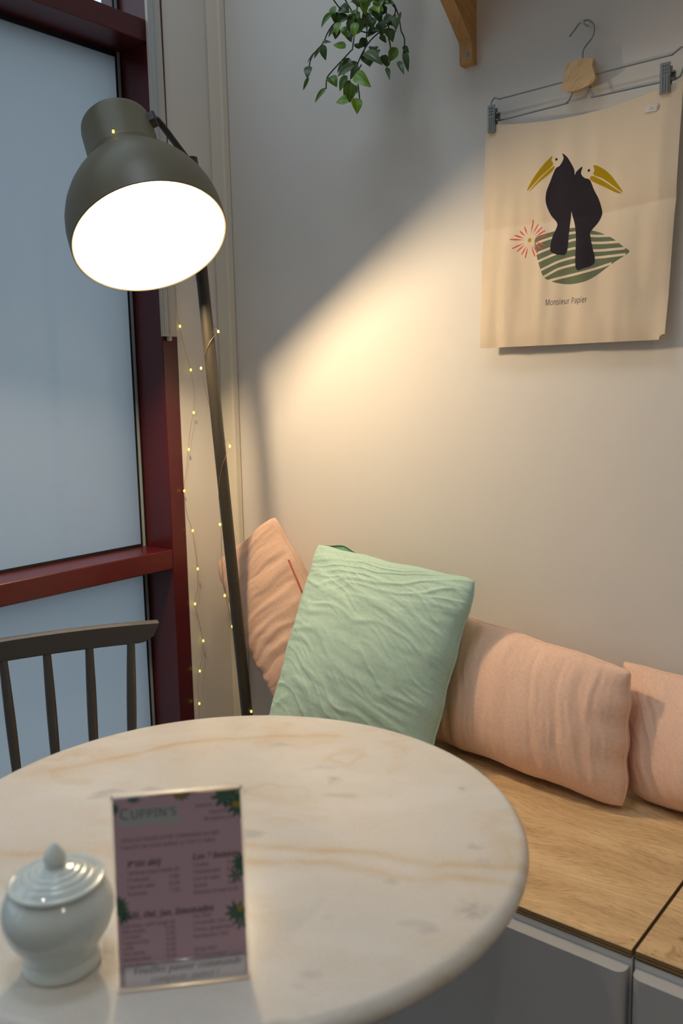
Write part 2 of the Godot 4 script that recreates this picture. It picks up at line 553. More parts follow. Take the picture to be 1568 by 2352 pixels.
# ------------------------------------------------------------------ room shell
func room() -> void:
	struct("floor", make_box(Vector3(-1.95, -0.12, -1.85), Vector3(3.2, 0.0, 2.8)), M.floor, "dark grey floor of the cafe")
	struct("ceiling", make_box(Vector3(-1.95, 3.6, -1.85), Vector3(3.2, 3.75, 2.8)), M.ceiling, "white ceiling over the cafe")
	struct("wall_back", make_box(Vector3(-1.95, 0, -1.85), Vector3(3.2, 3.6, WALL_Z)), M.wall, "off white wall behind the bench and the hanging bag")
	struct("wall_right", make_box(Vector3(3.0, 0, WALL_Z), Vector3(3.2, 3.6, 2.6)), M.wall, "off white side wall")
	struct("wall_front", make_box(Vector3(-1.95, 0, 2.6), Vector3(3.2, 3.6, 2.8)), M.wall, "off white wall facing the bench")
	struct("wall_left", make_box(Vector3(-1.95, 0, WALL_Z), Vector3(WALL_X, 3.6, -1.4870)), M.wall, "narrow off white strip of wall between window and corner")
	struct("trim_1", make_box(Vector3(WALL_X, 0, WALL_Z), Vector3(-1.682, 3.6, -1.6255), 0.004), M.trim, "cream boxed trim running up the corner behind the lamp")
	# ceiling downlights behind the viewer
	for q in [[Vector3(-0.6, 3.6, 1.1), "round ceiling downlight nearest the shop window"], [Vector3(0.9, 3.6, 1.1), "round ceiling downlight in the middle of the cafe"], [Vector3(0.9, 3.6, -0.3), "round ceiling downlight nearest the wall with the bag"], [Vector3(2.2, 3.6, 0.6), "round ceiling downlight farthest from the shop window"]]:
		var at: Vector3 = q[0]
		var t := thing("ceiling_downlight", q[1], "light", at, "ceiling downlights")
		part("trim_ring", make_lathe([Vector2(0.03, -0.001), Vector2(0.032, -0.008), Vector2(0.046, -0.006), Vector2(0.05, 0.0)], Transform3D(Basis(), at), 32), M.white_plastic, t)
		part("lamp_face", make_lathe([Vector2(0.0, -0.004), Vector2(0.031, -0.004)], Transform3D(Basis(), at), 32), M.spot, t)
		var l := SpotLight3D.new()
		l.name = "downlight"
		l.light_color = Color(1.0, 0.965, 0.92)
		l.light_energy = SPOT_ENERGY
		l.light_size = 0.03
		l.spot_range = 12.0
		l.spot_attenuation = 2.0
		l.spot_angle = 62.0
		l.spot_angle_attenuation = 0.6
		l.shadow_enabled = true
		l.position = Vector3(0, -0.02, 0)
		l.rotation = Vector3(-PI / 2, 0, 0)
		t.add_child(l, true)

	# a flat light panel on the ceiling over the table
	var pc := Vector3(-1.0, 3.6, -0.50)
	var pt := thing("ceiling_panel_light", "square flat ceiling light panel above the marble table", "light", pc)
	part("frame", make_box(pc + Vector3(-0.32, -0.03, -0.32), pc + Vector3(0.32, 0.0, 0.32), 0.003), M.white_plastic, pt)
	part("diffuser", make_box(pc + Vector3(-0.30, -0.034, -0.30), pc + Vector3(0.30, -0.03, 0.30)), M.panel, pt)
	var al := AreaLight3D.new()
	al.name = "panel_light"
	al.area_size = Vector2(0.6, 0.6)
	al.area_normalize_energy = true
	al.light_color = Color(0.86, 0.93, 1.0)
	al.light_energy = PANEL_ENERGY
	al.area_range = 12.0
	al.area_attenuation = 2.0
	al.shadow_enabled = true
	al.position = Vector3(0, -0.04, 0)
	al.rotation = Vector3(-PI / 2, 0, 0)
	pt.add_child(al, true)

func windows() -> void:
	var edges := [-1.487, -0.14, 1.21, 2.6]
	var bars := [[0.0, 0.06], [0.792, 0.8425], [2.061, 2.1095], [3.54, 3.6]]
	for b in 3:
		var w := Node3D.new()
		w.name = "window_%d" % (b + 1)
		w.set_meta("kind", "structure")
		w.set_meta("label", ["dark red framed shop window with frosted panes behind the chair", "second bay of the red framed shop window", "third bay of the red framed shop window"][b])
		add_child(w)
		var z0: float = edges[b]
		var z1: float = edges[b + 1]
		var m1 := z0 + 0.048
		part("mullion", make_box(Vector3(-1.90, 0, z0), Vector3(WALL_X, 3.6, m1), 0.002), M.red, w)
		if b == 2:
			part("mullion", make_box(Vector3(-1.90, 0, z1 - 0.048), Vector3(WALL_X, 3.6, z1), 0.002), M.red, w)
			z1 -= 0.048
		for q in bars:
			part("transom", make_box(Vector3(-1.90, q[0], m1), Vector3(WALL_X, q[1], z1), 0.002), M.red, w)
		for k in 3:
			var y0: float = bars[k][1]
			var y1: float = bars[k + 1][0]
			part("pane", make_box(Vector3(-1.844, y0, m1), Vector3(-1.838, y1, z1)), M.glass, w)
			if b == 0 and k < 2:      # the other panes are clear
				var f := PlaneMesh.new()
				f.size = Vector2(z1 - m1, y1 - y0)
				f.orientation = PlaneMesh.FACE_X
				f.size = Vector2(z1 - m1, y1 - y0)
				var fo := part("frosted_film", f, M.film, w)
				fo.position = Vector3(-1.8455, (y0 + y1) / 2.0, (m1 + z1) / 2.0)
			var g := begin()
			box(g, Vector3(-1.838, y0, m1), Vector3(-1.831, y1, m1 + 0.003))
			box(g, Vector3(-1.838, y0, m1 + 0.011), Vector3(-1.835, y1, m1 + 0.015))
			box(g, Vector3(-1.838, y0, z1 - 0.014), Vector3(-1.833, y1, z1))
			box(g, Vector3(-1.838, y0, m1 + 0.015), Vector3(-1.833, y0 + 0.007, z1 - 0.015))
			box(g, Vector3(-1.838, y1 - 0.012, m1 + 0.015), Vector3(-1.833, y1, z1 - 0.015))
			part("gasket", g, M.gasket, w)
			part("glazing_bead", make_box(Vector3(-1.838, y0, m1 + 0.003), Vector3(-1.834, y1, m1 + 0.011)), M.spacer, w)

func trunking() -> void:
	var t := thing("cable_trunking", "slim white plastic cable trunking hanging over the red window post behind the lamp", "trunking", Vector3(-1.72, 1.38, -1.46))
	# a little twisted: its foot stands off the post and turns towards the room
	var top := [Vector3(-1.729, 3.58, -1.4330), Vector3(-1.718, 3.58, -1.4330), Vector3(-1.718, 3.58, -1.4500), Vector3(-1.718, 3.58, -1.4590), Vector3(-1.729, 3.58, -1.4620)]
	var foot := [Vector3(-1.729, 1.378, -1.4350), Vector3(-1.712, 1.378, -1.4270), Vector3(-1.712, 1.378, -1.4500), Vector3(-1.712, 1.378, -1.4715), Vector3(-1.729, 1.378, -1.4850)]
	var st := begin()
	for k in 5:
		var l := (k + 1) % 5
		var n: Vector3 = [Vector3.BACK, Vector3.RIGHT, Vector3.RIGHT, Vector3.FORWARD, Vector3.LEFT][k]
		quad(st, foot[k], foot[l], top[l], top[k], n)
	for e in [[foot, Vector3.DOWN], [top, Vector3.UP]]:
		for k in 3: tri(st, e[0][0], e[0][k + 1], e[0][k + 2], e[1], e[1], e[1])
	part("channel", st, M.white_plastic, t)
	var ins := begin()
	for q in [[0.12, 0.40], [0.46, 0.62]]:
		var a: Vector3 = foot[1].lerp(foot[3], q[0]) + Vector3(0.0012, 0.004, 0)
		var b: Vector3 = foot[1].lerp(foot[3], q[1]) + Vector3(0.0012, 0.004, 0)
		var c: Vector3 = top[1].lerp(top[3], q[1]) + Vector3(0.0012, 0, 0)
		var d: Vector3 = top[1].lerp(top[3], q[0]) + Vector3(0.0012, 0, 0)
		quad(ins, a, b, c, d, Vector3.RIGHT)
		quad(ins, a, d, d - Vector3(0.002, 0, 0), a - Vector3(0.002, 0, 0), Vector3.BACK)
		quad(ins, b, c, c - Vector3(0.002, 0, 0), b - Vector3(0.002, 0, 0), Vector3.FORWARD)
	part("cover_strip", ins, M.grey_plastic, t)
	part("end_clip", make_box(Vector3(-1.726, 1.367, -1.458), Vector3(-1.714, 1.379, -1.449), 0.002), M.white_plastic, t)

# ------------------------------------------------------------------ bench
func board(x0: float, x1: float, y0: float, y1: float, z0: float, z1: float, fit: Vector2) -> SurfaceTool:
	var st := begin()
	var r := 0.0012
	var n := Vector3.UP
	var a := Vector3(x0 + r, y1, z1 - r); var b := Vector3(x1 - r, y1, z1 - r); var c := Vector3(x1 - r, y1, z0); var d := Vector3(x0 + r, y1, z0)
	var ua := Vector2(0, fit.y); var ub := Vector2(fit.x, fit.y); var uc := Vector2(fit.x, 0); var ud := Vector2.ZERO
	tri(st, a, b, c, n, n, n, ua, ub, uc)
	tri(st, a, c, d, n, n, n, ua, uc, ud)
	var n2 := Vector3(0, 1, 1).normalized()
	var e := Vector3(x0 + r, y1 - r, z1); var f := Vector3(x1 - r, y1 - r, z1)
	tri(st, a, b, f, n2, n2, n2, ua, ub, ub)
	tri(st, a, f, e, n2, n2, n2, ua, ub, ua)
	return st

func ply_edges(x0: float, x1: float, y0: float, y1: float, z0: float, z1: float, light: bool) -> SurfaceTool:
	var st := begin()
	var n := 5
	for k in n:
		if (k % 2 == 1) != light: continue
		var ya := lerpf(y0, y1 - 0.0012, float(k) / n)
		var yb := lerpf(y0, y1 - 0.0012, float(k + 1) / n)
		var inn := 0.0 if light else 0.0004
		box(st, Vector3(x0 + 0.0012 + inn, ya, z0), Vector3(x1 - 0.0012 - inn, yb, z1 - inn))
	return st

func bench() -> void:
	var top := 0.490
	for b in [[-1.38, -0.3885, M.ply, "long plywood bench board with a straight saw cut at its end, under the cushions", Vector2(0.99, 0.575 / 0.6), 0.0], [-0.3850, 0.60, M.ply2, "shorter plywood bench board with a dark knot, beyond the joint at the lower right", Vector2(0.985, 0.575 / 0.6), 0.0015]]:
		var y: float = top + b[5]
		var t := thing("bench_board", b[3], "bench top", Vector3(b[0], y - 0.013, -1.36))
		part("board_face", board(b[0], b[1], y - 0.013, y, -1.645, -1.0775, b[4]), b[2], t)
		var e := part("board_edge", ply_edges(b[0], b[1], y - 0.013, y, -1.645, -1.0775, false), M.ply_edge, t)
		part("core_layer", ply_edges(b[0], b[1], y - 0.013, y, -1.645, -1.0775, true), M.ply_edge_light, e)
	var units := [[-1.36, -0.9000, "white bench cabinet at the window end, mostly hidden by the marble table"], [-0.8960, -0.3885, "white bench cabinet beside the round table, with a rounded recessed door top"], [-0.3850, 0.215, "white bench cabinet cut off by the lower right corner of the photo"]]
	for q in units:
		var x0: float = q[0]
		var x1: float = q[1]
		var t := thing("bench_cabinet", q[2], "cabinet", Vector3((x0 + x1) / 2, 0, -1.36))
		var yt := 0.4765
		var c := begin()
		box(c, Vector3(x0, 0.09, -1.64), Vector3(x0 + 0.016, yt, -1.0790))
		box(c, Vector3(x1 - 0.016, 0.09, -1.64), Vector3(x1, yt, -1.0790))
		box(c, Vector3(x0 + 0.016, 0.09, -1.64), Vector3(x1 - 0.016, 0.106, -1.0790))
		box(c, Vector3(x0 + 0.016, yt - 0.05, -1.16), Vector3(x1 - 0.016, yt, -1.0790))
		box(c, Vector3(x0 + 0.016, 0.106, -1.64), Vector3(x1 - 0.016, yt, -1.632))
		part("carcass", c, M.cabinet, t)
		# the door: a slab whose upper corners are rounded in plan, lower than the board so that its top edge is a finger pull
		var dx0 := x0 + 0.003; var dx1 := x1 - 0.003; var zf := -1.0545; var zb := -1.0780; var r := 0.014
		var d := begin()
		prism(d, door_plan(dx0, dx1, zb, zf, r), 0.372, Transform3D(Basis(Vector3.RIGHT, Vector3.BACK, Vector3.UP), Vector3(0, 0.094, 0)))
		part("door", d, M.door, t)
		for s in [x0 + 0.05, x1 - 0.05]:
			for z in [-1.58, -1.16]:
				var sx: float = s
				var sz: float = z
				part("leg", make_lathe([Vector2(0.0, 0.0), Vector2(0.022, 0.0), Vector2(0.022, 0.006), Vector2(0.014, 0.01), Vector2(0.014, 0.09), Vector2(0.0, 0.09)], Transform3D(Basis(), Vector3(sx, 0, sz)), 20), M.grey_plastic, t)

# plan of a door seen from above: x to the right, y stands for z; front corners rounded
func door_plan(x0: float, x1: float, zb: float, zf: float, r: float) -> PackedVector2Array:
	var o := PackedVector2Array([Vector2(x0, zb), Vector2(x1, zb)])
	for k in 8:
		var a := PI / 2 * k / 7
		o.append(Vector2(x1 - r + r * cos(a), zf - r + r * sin(a)))
	for k in 8:
		var a := PI / 2 + PI / 2 * k / 7
		o.append(Vector2(x0 + r + r * cos(a), zf - r + r * sin(a)))
	return o

# ------------------------------------------------------------------ cushions
# corners from the outside: top left, top right, bottom right, bottom left; the front face looks towards the room
func cushion(called: String, label: String, c: Array, thick: float, m: Material, back_mat: Material, fold: Callable, n := 150, back_bulge := 1.0) -> Node3D:
	var t := thing(called, label, "cushion", (c[2] + c[3]) / 2.0)
	var nor: Vector3 = (c[3] - c[0]).cross(c[1] - c[0]).normalized()
	var wide: float = c[0].distance_to(c[1])
	var high: float = c[0].distance_to(c[3])
	var made := []
	for s in [1.0, -1.0]:
		var p := PackedVector3Array()
		var uv := PackedVector2Array()
		for j in n + 1:
			for i in n + 1:
				var u := lerpf(float(i) / n, 0.5 - 0.5 * cos(PI * i / n), 0.75)
				var v := lerpf(float(j) / n, 0.5 - 0.5 * cos(PI * j / n), 0.75)
				var q := outline(u, v, wide, high)
				var uu := q.x
				var vv := q.y
				var b := pow(maxf(4.0 * u * (1.0 - u), 0.0), 0.44) * pow(maxf(4.0 * v * (1.0 - v), 0.0), 0.44)
				var base: Vector3 = c[0].lerp(c[1], uu).lerp(c[3].lerp(c[2], uu), vv)
				var env := minf(1.0, b * 1.8)
				var f: Vector2 = fold.call(u * wide, v * high, s)
				var off: float = (thick * b + f.x * env) * s * (1.0 if s > 0.0 else back_bulge)
				# an open envelope: the reverse stands up a little behind the front edge
				if s < 0.0 and back_mat != m:
					var lift := 0.015 * exp(-pow((u - 0.17) / 0.075, 2.0)) * clampf(1.0 - v / 0.12, 0.0, 1.0)
					base += (c[0] - c[3]).normalized() * lift - nor * lift * 0.25
				# sag: fuller below than above
				off *= 0.86 + 0.24 * v
				p.append(base + nor * off + (c[3] - c[0]).normalized() * f.y * env)
				uv.append(Vector2(u * wide, v * high))
		made.append(sheet(p, uv, n, n, nor * s))
	if back_mat == m:
		var st := begin()
		st.append_from(made[0], 0, Transform3D())
		st.append_from(made[1], 0, Transform3D())
		part("cover", st, m, t)
	else:
		part("cover", made[0], m, t)
		part("back_panel", made[1], back_mat, t).set_meta("label", "deeper green reverse of the cushion")
	# the seam that runs round the edge
	var ring := []
	for k in 4:
		for q in 12:
			var w := float(q) / 12
			var u := [w, 1.0, 1.0 - w, 0.0][k] as float
			var v := [0.0, w, 1.0, 1.0 - w][k] as float
			var e := outline(u, v, wide, high)
			ring.append(c[0].lerp(c[1], e.x).lerp(c[3].lerp(c[2], e.x), e.y))
	ring.append(ring[0])
	part("seam", make_tube(ring, 0.0022, 6), m, t)
	return t

# where a point of the flat cover lies once it is stuffed: edges drawn in and a little uneven, corners rounded
func outline(u: float, v: float, wide: float, high: float) -> Vector2:
	var du := (u - 0.5) * 2.0
	var dv := (v - 0.5) * 2.0
	var k := pow(absf(du), 14.0) * pow(absf(dv), 14.0)
	var x := du * (1.0 - 0.022 * cos(dv * PI / 2)) - signf(du) * 0.006 / wide * k * 2.0
	var y := dv * (1.0 - 0.022 * cos(du * PI / 2)) - signf(dv) * 0.006 / high * k * 2.0
	x += 0.0022 / wide * 2.0 * sin(v * 23.0 + wide * 90.0) * pow(absf(du), 3.0)
	y += 0.0020 / high * 2.0 * sin(u * 19.0 + wide * 50.0) * pow(absf(dv), 3.0)
	return Vector2(0.5 + x / 2.0, 0.5 + y / 2.0)

func cushions() -> void:
	var na := noise(101, 1.0, 2); var nb := noise(102, 1.0, 3); var nc := noise(103, 1.0, 2)
	# soft upright ripples of the small rectangular cushions
	var ripple := func(seed_shift: float, lean: float) -> Callable:
		return func(x: float, y: float, s: float) -> Vector2:
			var xx := x + lean * y + na.get_noise_2d(x * 3.0 + seed_shift, y * 6.0) * 0.012
			var w := nb.get_noise_2d(xx * 26.0 + seed_shift, y * 2.2 + s * 9.0)
			var fine := nc.get_noise_2d(xx * 60.0 + seed_shift, y * 7.0)
			var patch := 0.45 + 0.55 * na.get_noise_2d(x * 4.0 + 5.0 + seed_shift, y * 3.0)
			return Vector2((w * 0.0042 + fine * 0.0007) * (0.6 + patch), nc.get_noise_2d(x * 9.0, y * 9.0 + s) * 0.002)
	# sharp slanting creases of the mint linen
	var crease := func(x: float, y: float, s: float) -> Vector2:
		var p := Vector2(x, y).rotated(-0.30)
		var bend := na.get_noise_2d(x * 3.2, y * 3.2 + s * 4.0) * 0.045
		var r1 := 1.0 - absf(nc.get_noise_2d(p.x * 1.9, (p.y + bend) * 12.0)) * 3.4
		var p2 := Vector2(x, y).rotated(-0.52)
		var r2 := 1.0 - absf(nc.get_noise_2d(p2.x * 2.6 + 3.0, (p2.y + bend * 0.7) * 22.0)) * 3.6
		var p3 := Vector2(x, y).rotated(0.10)
		var r3 := 1.0 - absf(na.get_noise_2d(p3.x * 3.5 + 8.0, (p3.y + bend * 0.5) * 26.0 + 2.0)) * 3.6
		var soft := nb.get_noise_2d(p.x * 5.0 + 1.0, p.y * 16.0)
		var amt := clampf(0.5 + 0.9 * na.get_noise_2d(x * 5.0 + 2.0, y * 5.0), 0.0, 1.0)
		var amt2 := clampf(0.5 - 0.9 * na.get_noise_2d(x * 5.0 + 2.0, y * 5.0), 0.0, 1.0)
		var top := 1.0 - smoothstep(0.03, 0.16, y)
		return Vector2(maxf(r1, 0.0) * 0.0042 * amt + maxf(r2, 0.0) * 0.0026 * amt2 + maxf(r3, 0.0) * 0.0044 * top + soft * 0.0030, na.get_noise_2d(x * 10.0, y * 10.0) * 0.003)

	# corner cushion, standing on end in the corner
	var corner := cushion("pink_cushion", "blush pink linen cushion standing on end in the corner behind the lamp pole", [Vector3(-1.693, 0.792, -1.555), Vector3(-1.440, 0.945, -1.515), Vector3(-1.232, 0.545, -1.560), Vector3(-1.385, 0.500, -1.455)], 0.068, M.pink, M.pink, ripple_turned(ripple.call(3.0, 0.25)))
	var zp := smooth([Vector3(-1.378, 0.845, -1.493), Vector3(-1.352, 0.800, -1.492), Vector3(-1.332, 0.760, -1.494), Vector3(-1.310, 0.715, -1.50)], 6)
	part("zip_seam", make_tube(zp, 0.0022, 6), M.zip, corner).set_meta("label", "red stitched zip opening along the side")
	cushion("pink_cushion", "long blush pink linen cushion lying against the wall right of the mint cushion", [Vector3(-0.985, 0.772, -1.560), Vector3(-0.553, 0.737, -1.490), Vector3(-0.538, 0.497, -1.440), Vector3(-1.010, 0.497, -1.515)], 0.078, M.pink, M.pink, ripple.call(11.0, -0.12))
	cushion("pink_cushion", "blush pink linen cushion at the right edge of the photo, partly shaded", [Vector3(-0.610, 0.720, -1.590), Vector3(-0.125, 0.690, -1.540), Vector3(-0.09, 0.500, -1.430), Vector3(-0.560, 0.497, -1.505)], 0.078, M.pink, M.pink, ripple.call(27.0, -0.3))
	cushion("mint_cushion", "large square mint green creased linen cushion leaning in the middle of the bench", [Vector3(-1.330, 0.880, -1.545), Vector3(-0.866, 0.862, -1.488), Vector3(-0.905, 0.500, -1.365), Vector3(-1.275, 0.500, -1.290)], 0.066, M.green, M.green_back, crease, 190, 0.6)

# the same ripples turned a quarter
func ripple_turned(f: Callable) -> Callable:
	return func(x: float, y: float, s: float) -> Vector2:
		return f.call(y, x, s)

# ------------------------------------------------------------------ table
func table() -> void:
	var at := Vector3(-0.7275, 0, -0.6640)
	var t := thing("marble_table", "round bistro table with a cream veined marble top in the foreground", "table", at)
	var R := 0.352; var e := 0.0125; var y := 0.74
	var prof := [Vector2(0, y - 2 * e), Vector2(R - e, y - 2 * e)]
	for k in range(1, 12):
		var a := -PI / 2 + PI * k / 12
		prof.append(Vector2(R - e + e * cos(a), y - e + e * sin(a)))
	prof.append(Vector2(R - e, y)); prof.append(Vector2(0, y))
	var st := begin()
	lathe(st, prof, Transform3D(Basis(), at), 160)
	# lay the stone's picture over it from above
	var arr := st.commit_to_arrays()
	var v: PackedVector3Array = arr[Mesh.ARRAY_VERTEX]
	var uv: PackedVector2Array = arr[Mesh.ARRAY_TEX_UV]
	for i in v.size(): uv[i] = Vector2((v[i].x - at.x) / 0.75 + 0.5, (v[i].z - at.z + (y - v[i].y) * 0.6) / 0.75 + 0.5)
	arr[Mesh.ARRAY_TEX_UV] = uv
	var m := ArrayMesh.new()
	m.add_surface_from_arrays(Mesh.PRIMITIVE_TRIANGLES, arr)
	part("table_top", m, M.marble, t)
	part("column", make_lathe([Vector2(0.0, 0.035), Vector2(0.07, 0.035), Vector2(0.045, 0.06), Vector2(0.03, 0.10), Vector2(0.03, 0.62), Vector2(0.04, 0.66), Vector2(0.05, 0.69), Vector2(0.0, 0.69)], Transform3D(Basis(), at), 40), M.cast_iron, t)
	part("base", make_lathe([Vector2(0.0, 0.0), Vector2(0.215, 0.0), Vector2(0.22, 0.01), Vector2(0.20, 0.02), Vector2(0.09, 0.034), Vector2(0.0, 0.035)], Transform3D(Basis(), at), 64), M.cast_iron, t)
	var br := begin()
	box(br, at + Vector3(-0.2, 0.69, -0.02), at + Vector3(0.2, 0.7148, 0.02), 0.002)
	box(br, at + Vector3(-0.02, 0.69, -0.2), at + Vector3(0.02, 0.7148, 0.2), 0.002)
	part("bracket", br, M.cast_iron, t)

# ------------------------------------------------------------------ chair
func chair() -> void:
	var mid := Vector3(-1.484, 0.0, -0.911)       # middle of the back rail, on the floor
	var d := Vector3(0.4130, 0, -0.9107)          # along the rail, towards the corner
	var f := Vector3(0.9107, 0, 0.4130)           # the way the chair faces
	var t := thing("spindle_chair", "dark grey painted spindle back chair between the window and the marble table", "chair", mid + f * 0.2)
	# the top rail, gently bowed, its ends cut in a curve below
	var nu := 40
	var st := begin()
	var rows := []
	for i in nu + 1:
		var s := -1.0 + 2.0 * i / nu
		var x := s * 0.214
		var bow := 0.022 * s * s
		var yt := 0.790 - 0.0015 * s * s
		var cut := maxf(0.0, absf(x) - 0.172) / 0.042
		var yb := 0.7465 + 0.036 * (1.0 - sqrt(maxf(0.0, 1.0 - cut * cut)))
		var c := mid + d * x + f * bow
		rows.append([c + f * 0.009 + Vector3(0, yb + 0.002, 0), c + f * 0.009 + Vector3(0, yt - 0.004, 0), c + f * 0.005 + Vector3(0, yt, 0), c - f * 0.005 + Vector3(0, yt, 0), c - f * 0.009 + Vector3(0, yt - 0.004, 0), c - f * 0.009 + Vector3(0, yb + 0.002, 0), c - f * 0.007 + Vector3(0, yb, 0), c + f * 0.007 + Vector3(0, yb, 0)])
	var nn := [f, (f + Vector3.UP).normalized(), Vector3.UP, (-f + Vector3.UP).normalized(), -f, (-f - Vector3.UP).normalized(), Vector3.DOWN, (f - Vector3.UP).normalized()]
	for i in nu:
		for k in 8:
			var l := (k + 1) % 8
			quad(st, rows[i][k], rows[i + 1][k], rows[i + 1][l], rows[i][l], nn[k])
	for e in [0, nu]:
		var n: Vector3 = d * (1.0 if e == nu else -1.0)
		for k in range(1, 7): tri(st, rows[e][0], rows[e][k], rows[e][k + 1], n, n, n)
	part("back_rail", st, M.chair, t)
	for k in 5:
		var s := -1.0 + k * 0.5
		var top: Vector3 = mid + d * (s * 0.160) + f * 0.014 * s * s + Vector3(0, 0.752, 0)
		var foot: Vector3 = mid + d * (s * 0.140) + f * (0.030 + 0.012 * s * s) + Vector3(0, 0.447, 0)
		var pts := []
		var rad := []
		for q in 9:
			var w := q / 8.0
			pts.append(top.lerp(foot, w))
			rad.append(0.0078 + 0.0020 * sin(PI * minf(w * 1.15, 1.0)))
		part("spindle", make_tube(pts, rad, 14), M.chair, t)
	var seat := begin()
	var o := PackedVector2Array()
	for k in 48:
		var a := TAU * k / 48
		var c := Vector2(cos(a), sin(a))
		var q := Vector2(signf(c.x) * pow(absf(c.x), 0.55) * 0.165, signf(c.y) * pow(absf(c.y), 0.55) * 0.20)
		o.append(Vector2(q.x * (1.0 + 0.08 * q.y / 0.2), q.y))
	prism(seat, o, 0.022, Transform3D(Basis(d, f, Vector3.UP), mid + f * 0.185 + Vector3(0, 0.428, 0)))
	part("seat", seat, M.chair, t)
	for q in [[-0.13, 0.05, -0.155, 0.01], [0.13, 0.05, 0.155, 0.01], [-0.14, 0.32, -0.175, 0.36], [0.14, 0.32, 0.175, 0.36]]:
		var a: Vector3 = mid + d * q[0] + f * q[1] + Vector3(0, 0.43, 0)
		var b: Vector3 = mid + d * q[2] + f * q[3]
		part("leg", make_tube([a, a.lerp(b, 0.4), b], [0.013, 0.0175, 0.011], 16), M.chair, t)
	for q in [[-0.142, 0.03, -0.157, 0.34], [0.142, 0.03, 0.157, 0.34], [-0.15, 0.185, 0.15, 0.185]]:
		part("stretcher", make_tube([mid + d * q[0] + f * q[1] + Vector3(0, 0.21, 0), mid + d * q[2] + f * q[3] + Vector3(0, 0.21, 0)], 0.009, 12), M.chair, t)

# ------------------------------------------------------------------ floor lamp
func pole_at(y: float) -> Vector3:
	return Vector3(-1.472, 0.463, -1.430).lerp(Vector3(-1.535, 1.497, -1.402), (y - 0.463) / 1.034)

func floor_lamp() -> void:
	var foot := pole_at(0.0)
	var t := thing("floor_lamp", "lit olive grey metal floor lamp with a large bell shade in the corner", "lamp", foot)
	part("base", make_lathe([Vector2(0.0, 0.0), Vector2(0.138, 0.0), Vector2(0.140, 0.004), Vector2(0.140, 0.018), Vector2(0.136, 0.022), Vector2(0.03, 0.024), Vector2(0.0, 0.024)], Transform3D(Basis(), foot), 72), M.pole, t)
	part("pole", make_tube([pole_at(0.02), pole_at(0.6), pole_at(1.2), pole_at(1.752)], 0.0137, 28), M.pole, t)
	var axis := -SHADE_DIR.normalized()
	var tr := along(axis, SHADE_AT)
	# outside of the shade, from the rim to the closed end of the neck
	var out_prof := [Vector2(0.1522, -0.001), Vector2(0.1548, -0.0022), Vector2(0.1565, -0.001), Vector2(0.1575, 0.02), Vector2(0.1575, 0.045), Vector2(0.154, 0.072), Vector2(0.1465, 0.098), Vector2(0.135, 0.124), Vector2(0.120, 0.149), Vector2(0.104, 0.170), Vector2(0.090, 0.186), Vector2(0.0775, 0.199), Vector2(0.0755, 0.205), Vector2(0.0752, 0.30), Vector2(0.0735, 0.311), Vector2(0.068, 0.318), Vector2(0.0, 0.319)]
	var shade := part("shade", make_lathe(out_prof, tr, 128), M.lamp, t)
	var in_prof := []
	for q in [Vector2(0.0, 0.235), Vector2(0.066, 0.232), Vector2(0.072, 0.205), Vector2(0.0745, 0.199), Vector2(0.087, 0.186), Vector2(0.101, 0.170), Vector2(0.117, 0.149), Vector2(0.132, 0.124), Vector2(0.1435, 0.098), Vector2(0.151, 0.072), Vector2(0.1545, 0.045), Vector2(0.1545, 0.02), Vector2(0.1522, -0.001)]: in_prof.append(q)
	part("shade_lining", make_lathe(in_prof, tr, 128), M.lamp_inside, shade).set_meta("label", "white enamelled inside of the shade")
	part("socket", make_lathe([Vector2(0.0, 0.225), Vector2(0.02, 0.225), Vector2(0.022, 0.15), Vector2(0.019, 0.135), Vector2(0.0, 0.135)], tr, 32), M.white_plastic, shade)
	# bulb: a globe with a neck that screws into the socket
	var bc := BULB_T
	var bp := []
	for k in 15:
		var a := -PI / 2 + (PI * 0.86) * k / 14
		bp.append(Vector2(maxf(BULB_R * cos(a), 0.0), bc + BULB_R * sin(a)))
	bp.append(Vector2(0.014, 0.137)); bp.append(Vector2(0.0, 0.137))
	part("bulb", make_lathe(bp, tr, 40), M.bulb, t)
	var l := OmniLight3D.new()
	l.name = "bulb_light"
	l.light_color = LAMP_COLOR
	l.light_energy = LAMP_ENERGY
	l.light_size = BULB_R * 0.9
	l.omni_range = 12.0
	l.omni_attenuation = 2.0
	l.shadow_enabled = true
	l.position = tr * Vector3(0, bc, 0) - foot
	t.add_child(l, true)
	# hinged arm from the head of the pole to the side of the neck
	var piv := Vector3(-1.5283, 1.8115, -1.2710)
	var e := Vector3(0.753, 0.365, -0.533)
	var head := pole_at(1.747)
	var arm := begin()
	tube(arm, [piv + e * 0.010, piv.lerp(head, 0.15) + e * 0.010, piv.lerp(head, 0.85) + e * 0.003, head], 0.0095, 12, 0.4, axis.cross(e))
	part("arm", arm, M.pole, t)
	part("hinge", make_box(Vector3(-0.012, -0.006, -0.014), Vector3(0.012, 0.016, 0.014), 0.003, Transform3D(Basis(axis.cross(e).normalized(), e.normalized(), axis.cross(e).cross(e).normalized()), piv - e * 0.004)), M.pole, t)
	part("pole_cap", make_lathe([Vector2(0.0, -0.012), Vector2(0.0165, -0.012), Vector2(0.0175, 0.0), Vector2(0.0165, 0.014), Vector2(0.0, 0.016)], along(pole_at(1.75) - pole_at(1.0), head), 28), M.pole, t)

const BULB_T := 0.032
const BULB_R := 0.036

# ------------------------------------------------------------------ fairy lights
func led_shape(at: Vector3) -> SurfaceTool:
	return make_lathe([Vector2(0.0, -0.0036), Vector2(0.0018, -0.003), Vector2(0.0026, -0.001), Vector2(0.0026, 0.0012), Vector2(0.0017, 0.003), Vector2(0.0, 0.0038)], Transform3D(Basis(), at), 12)

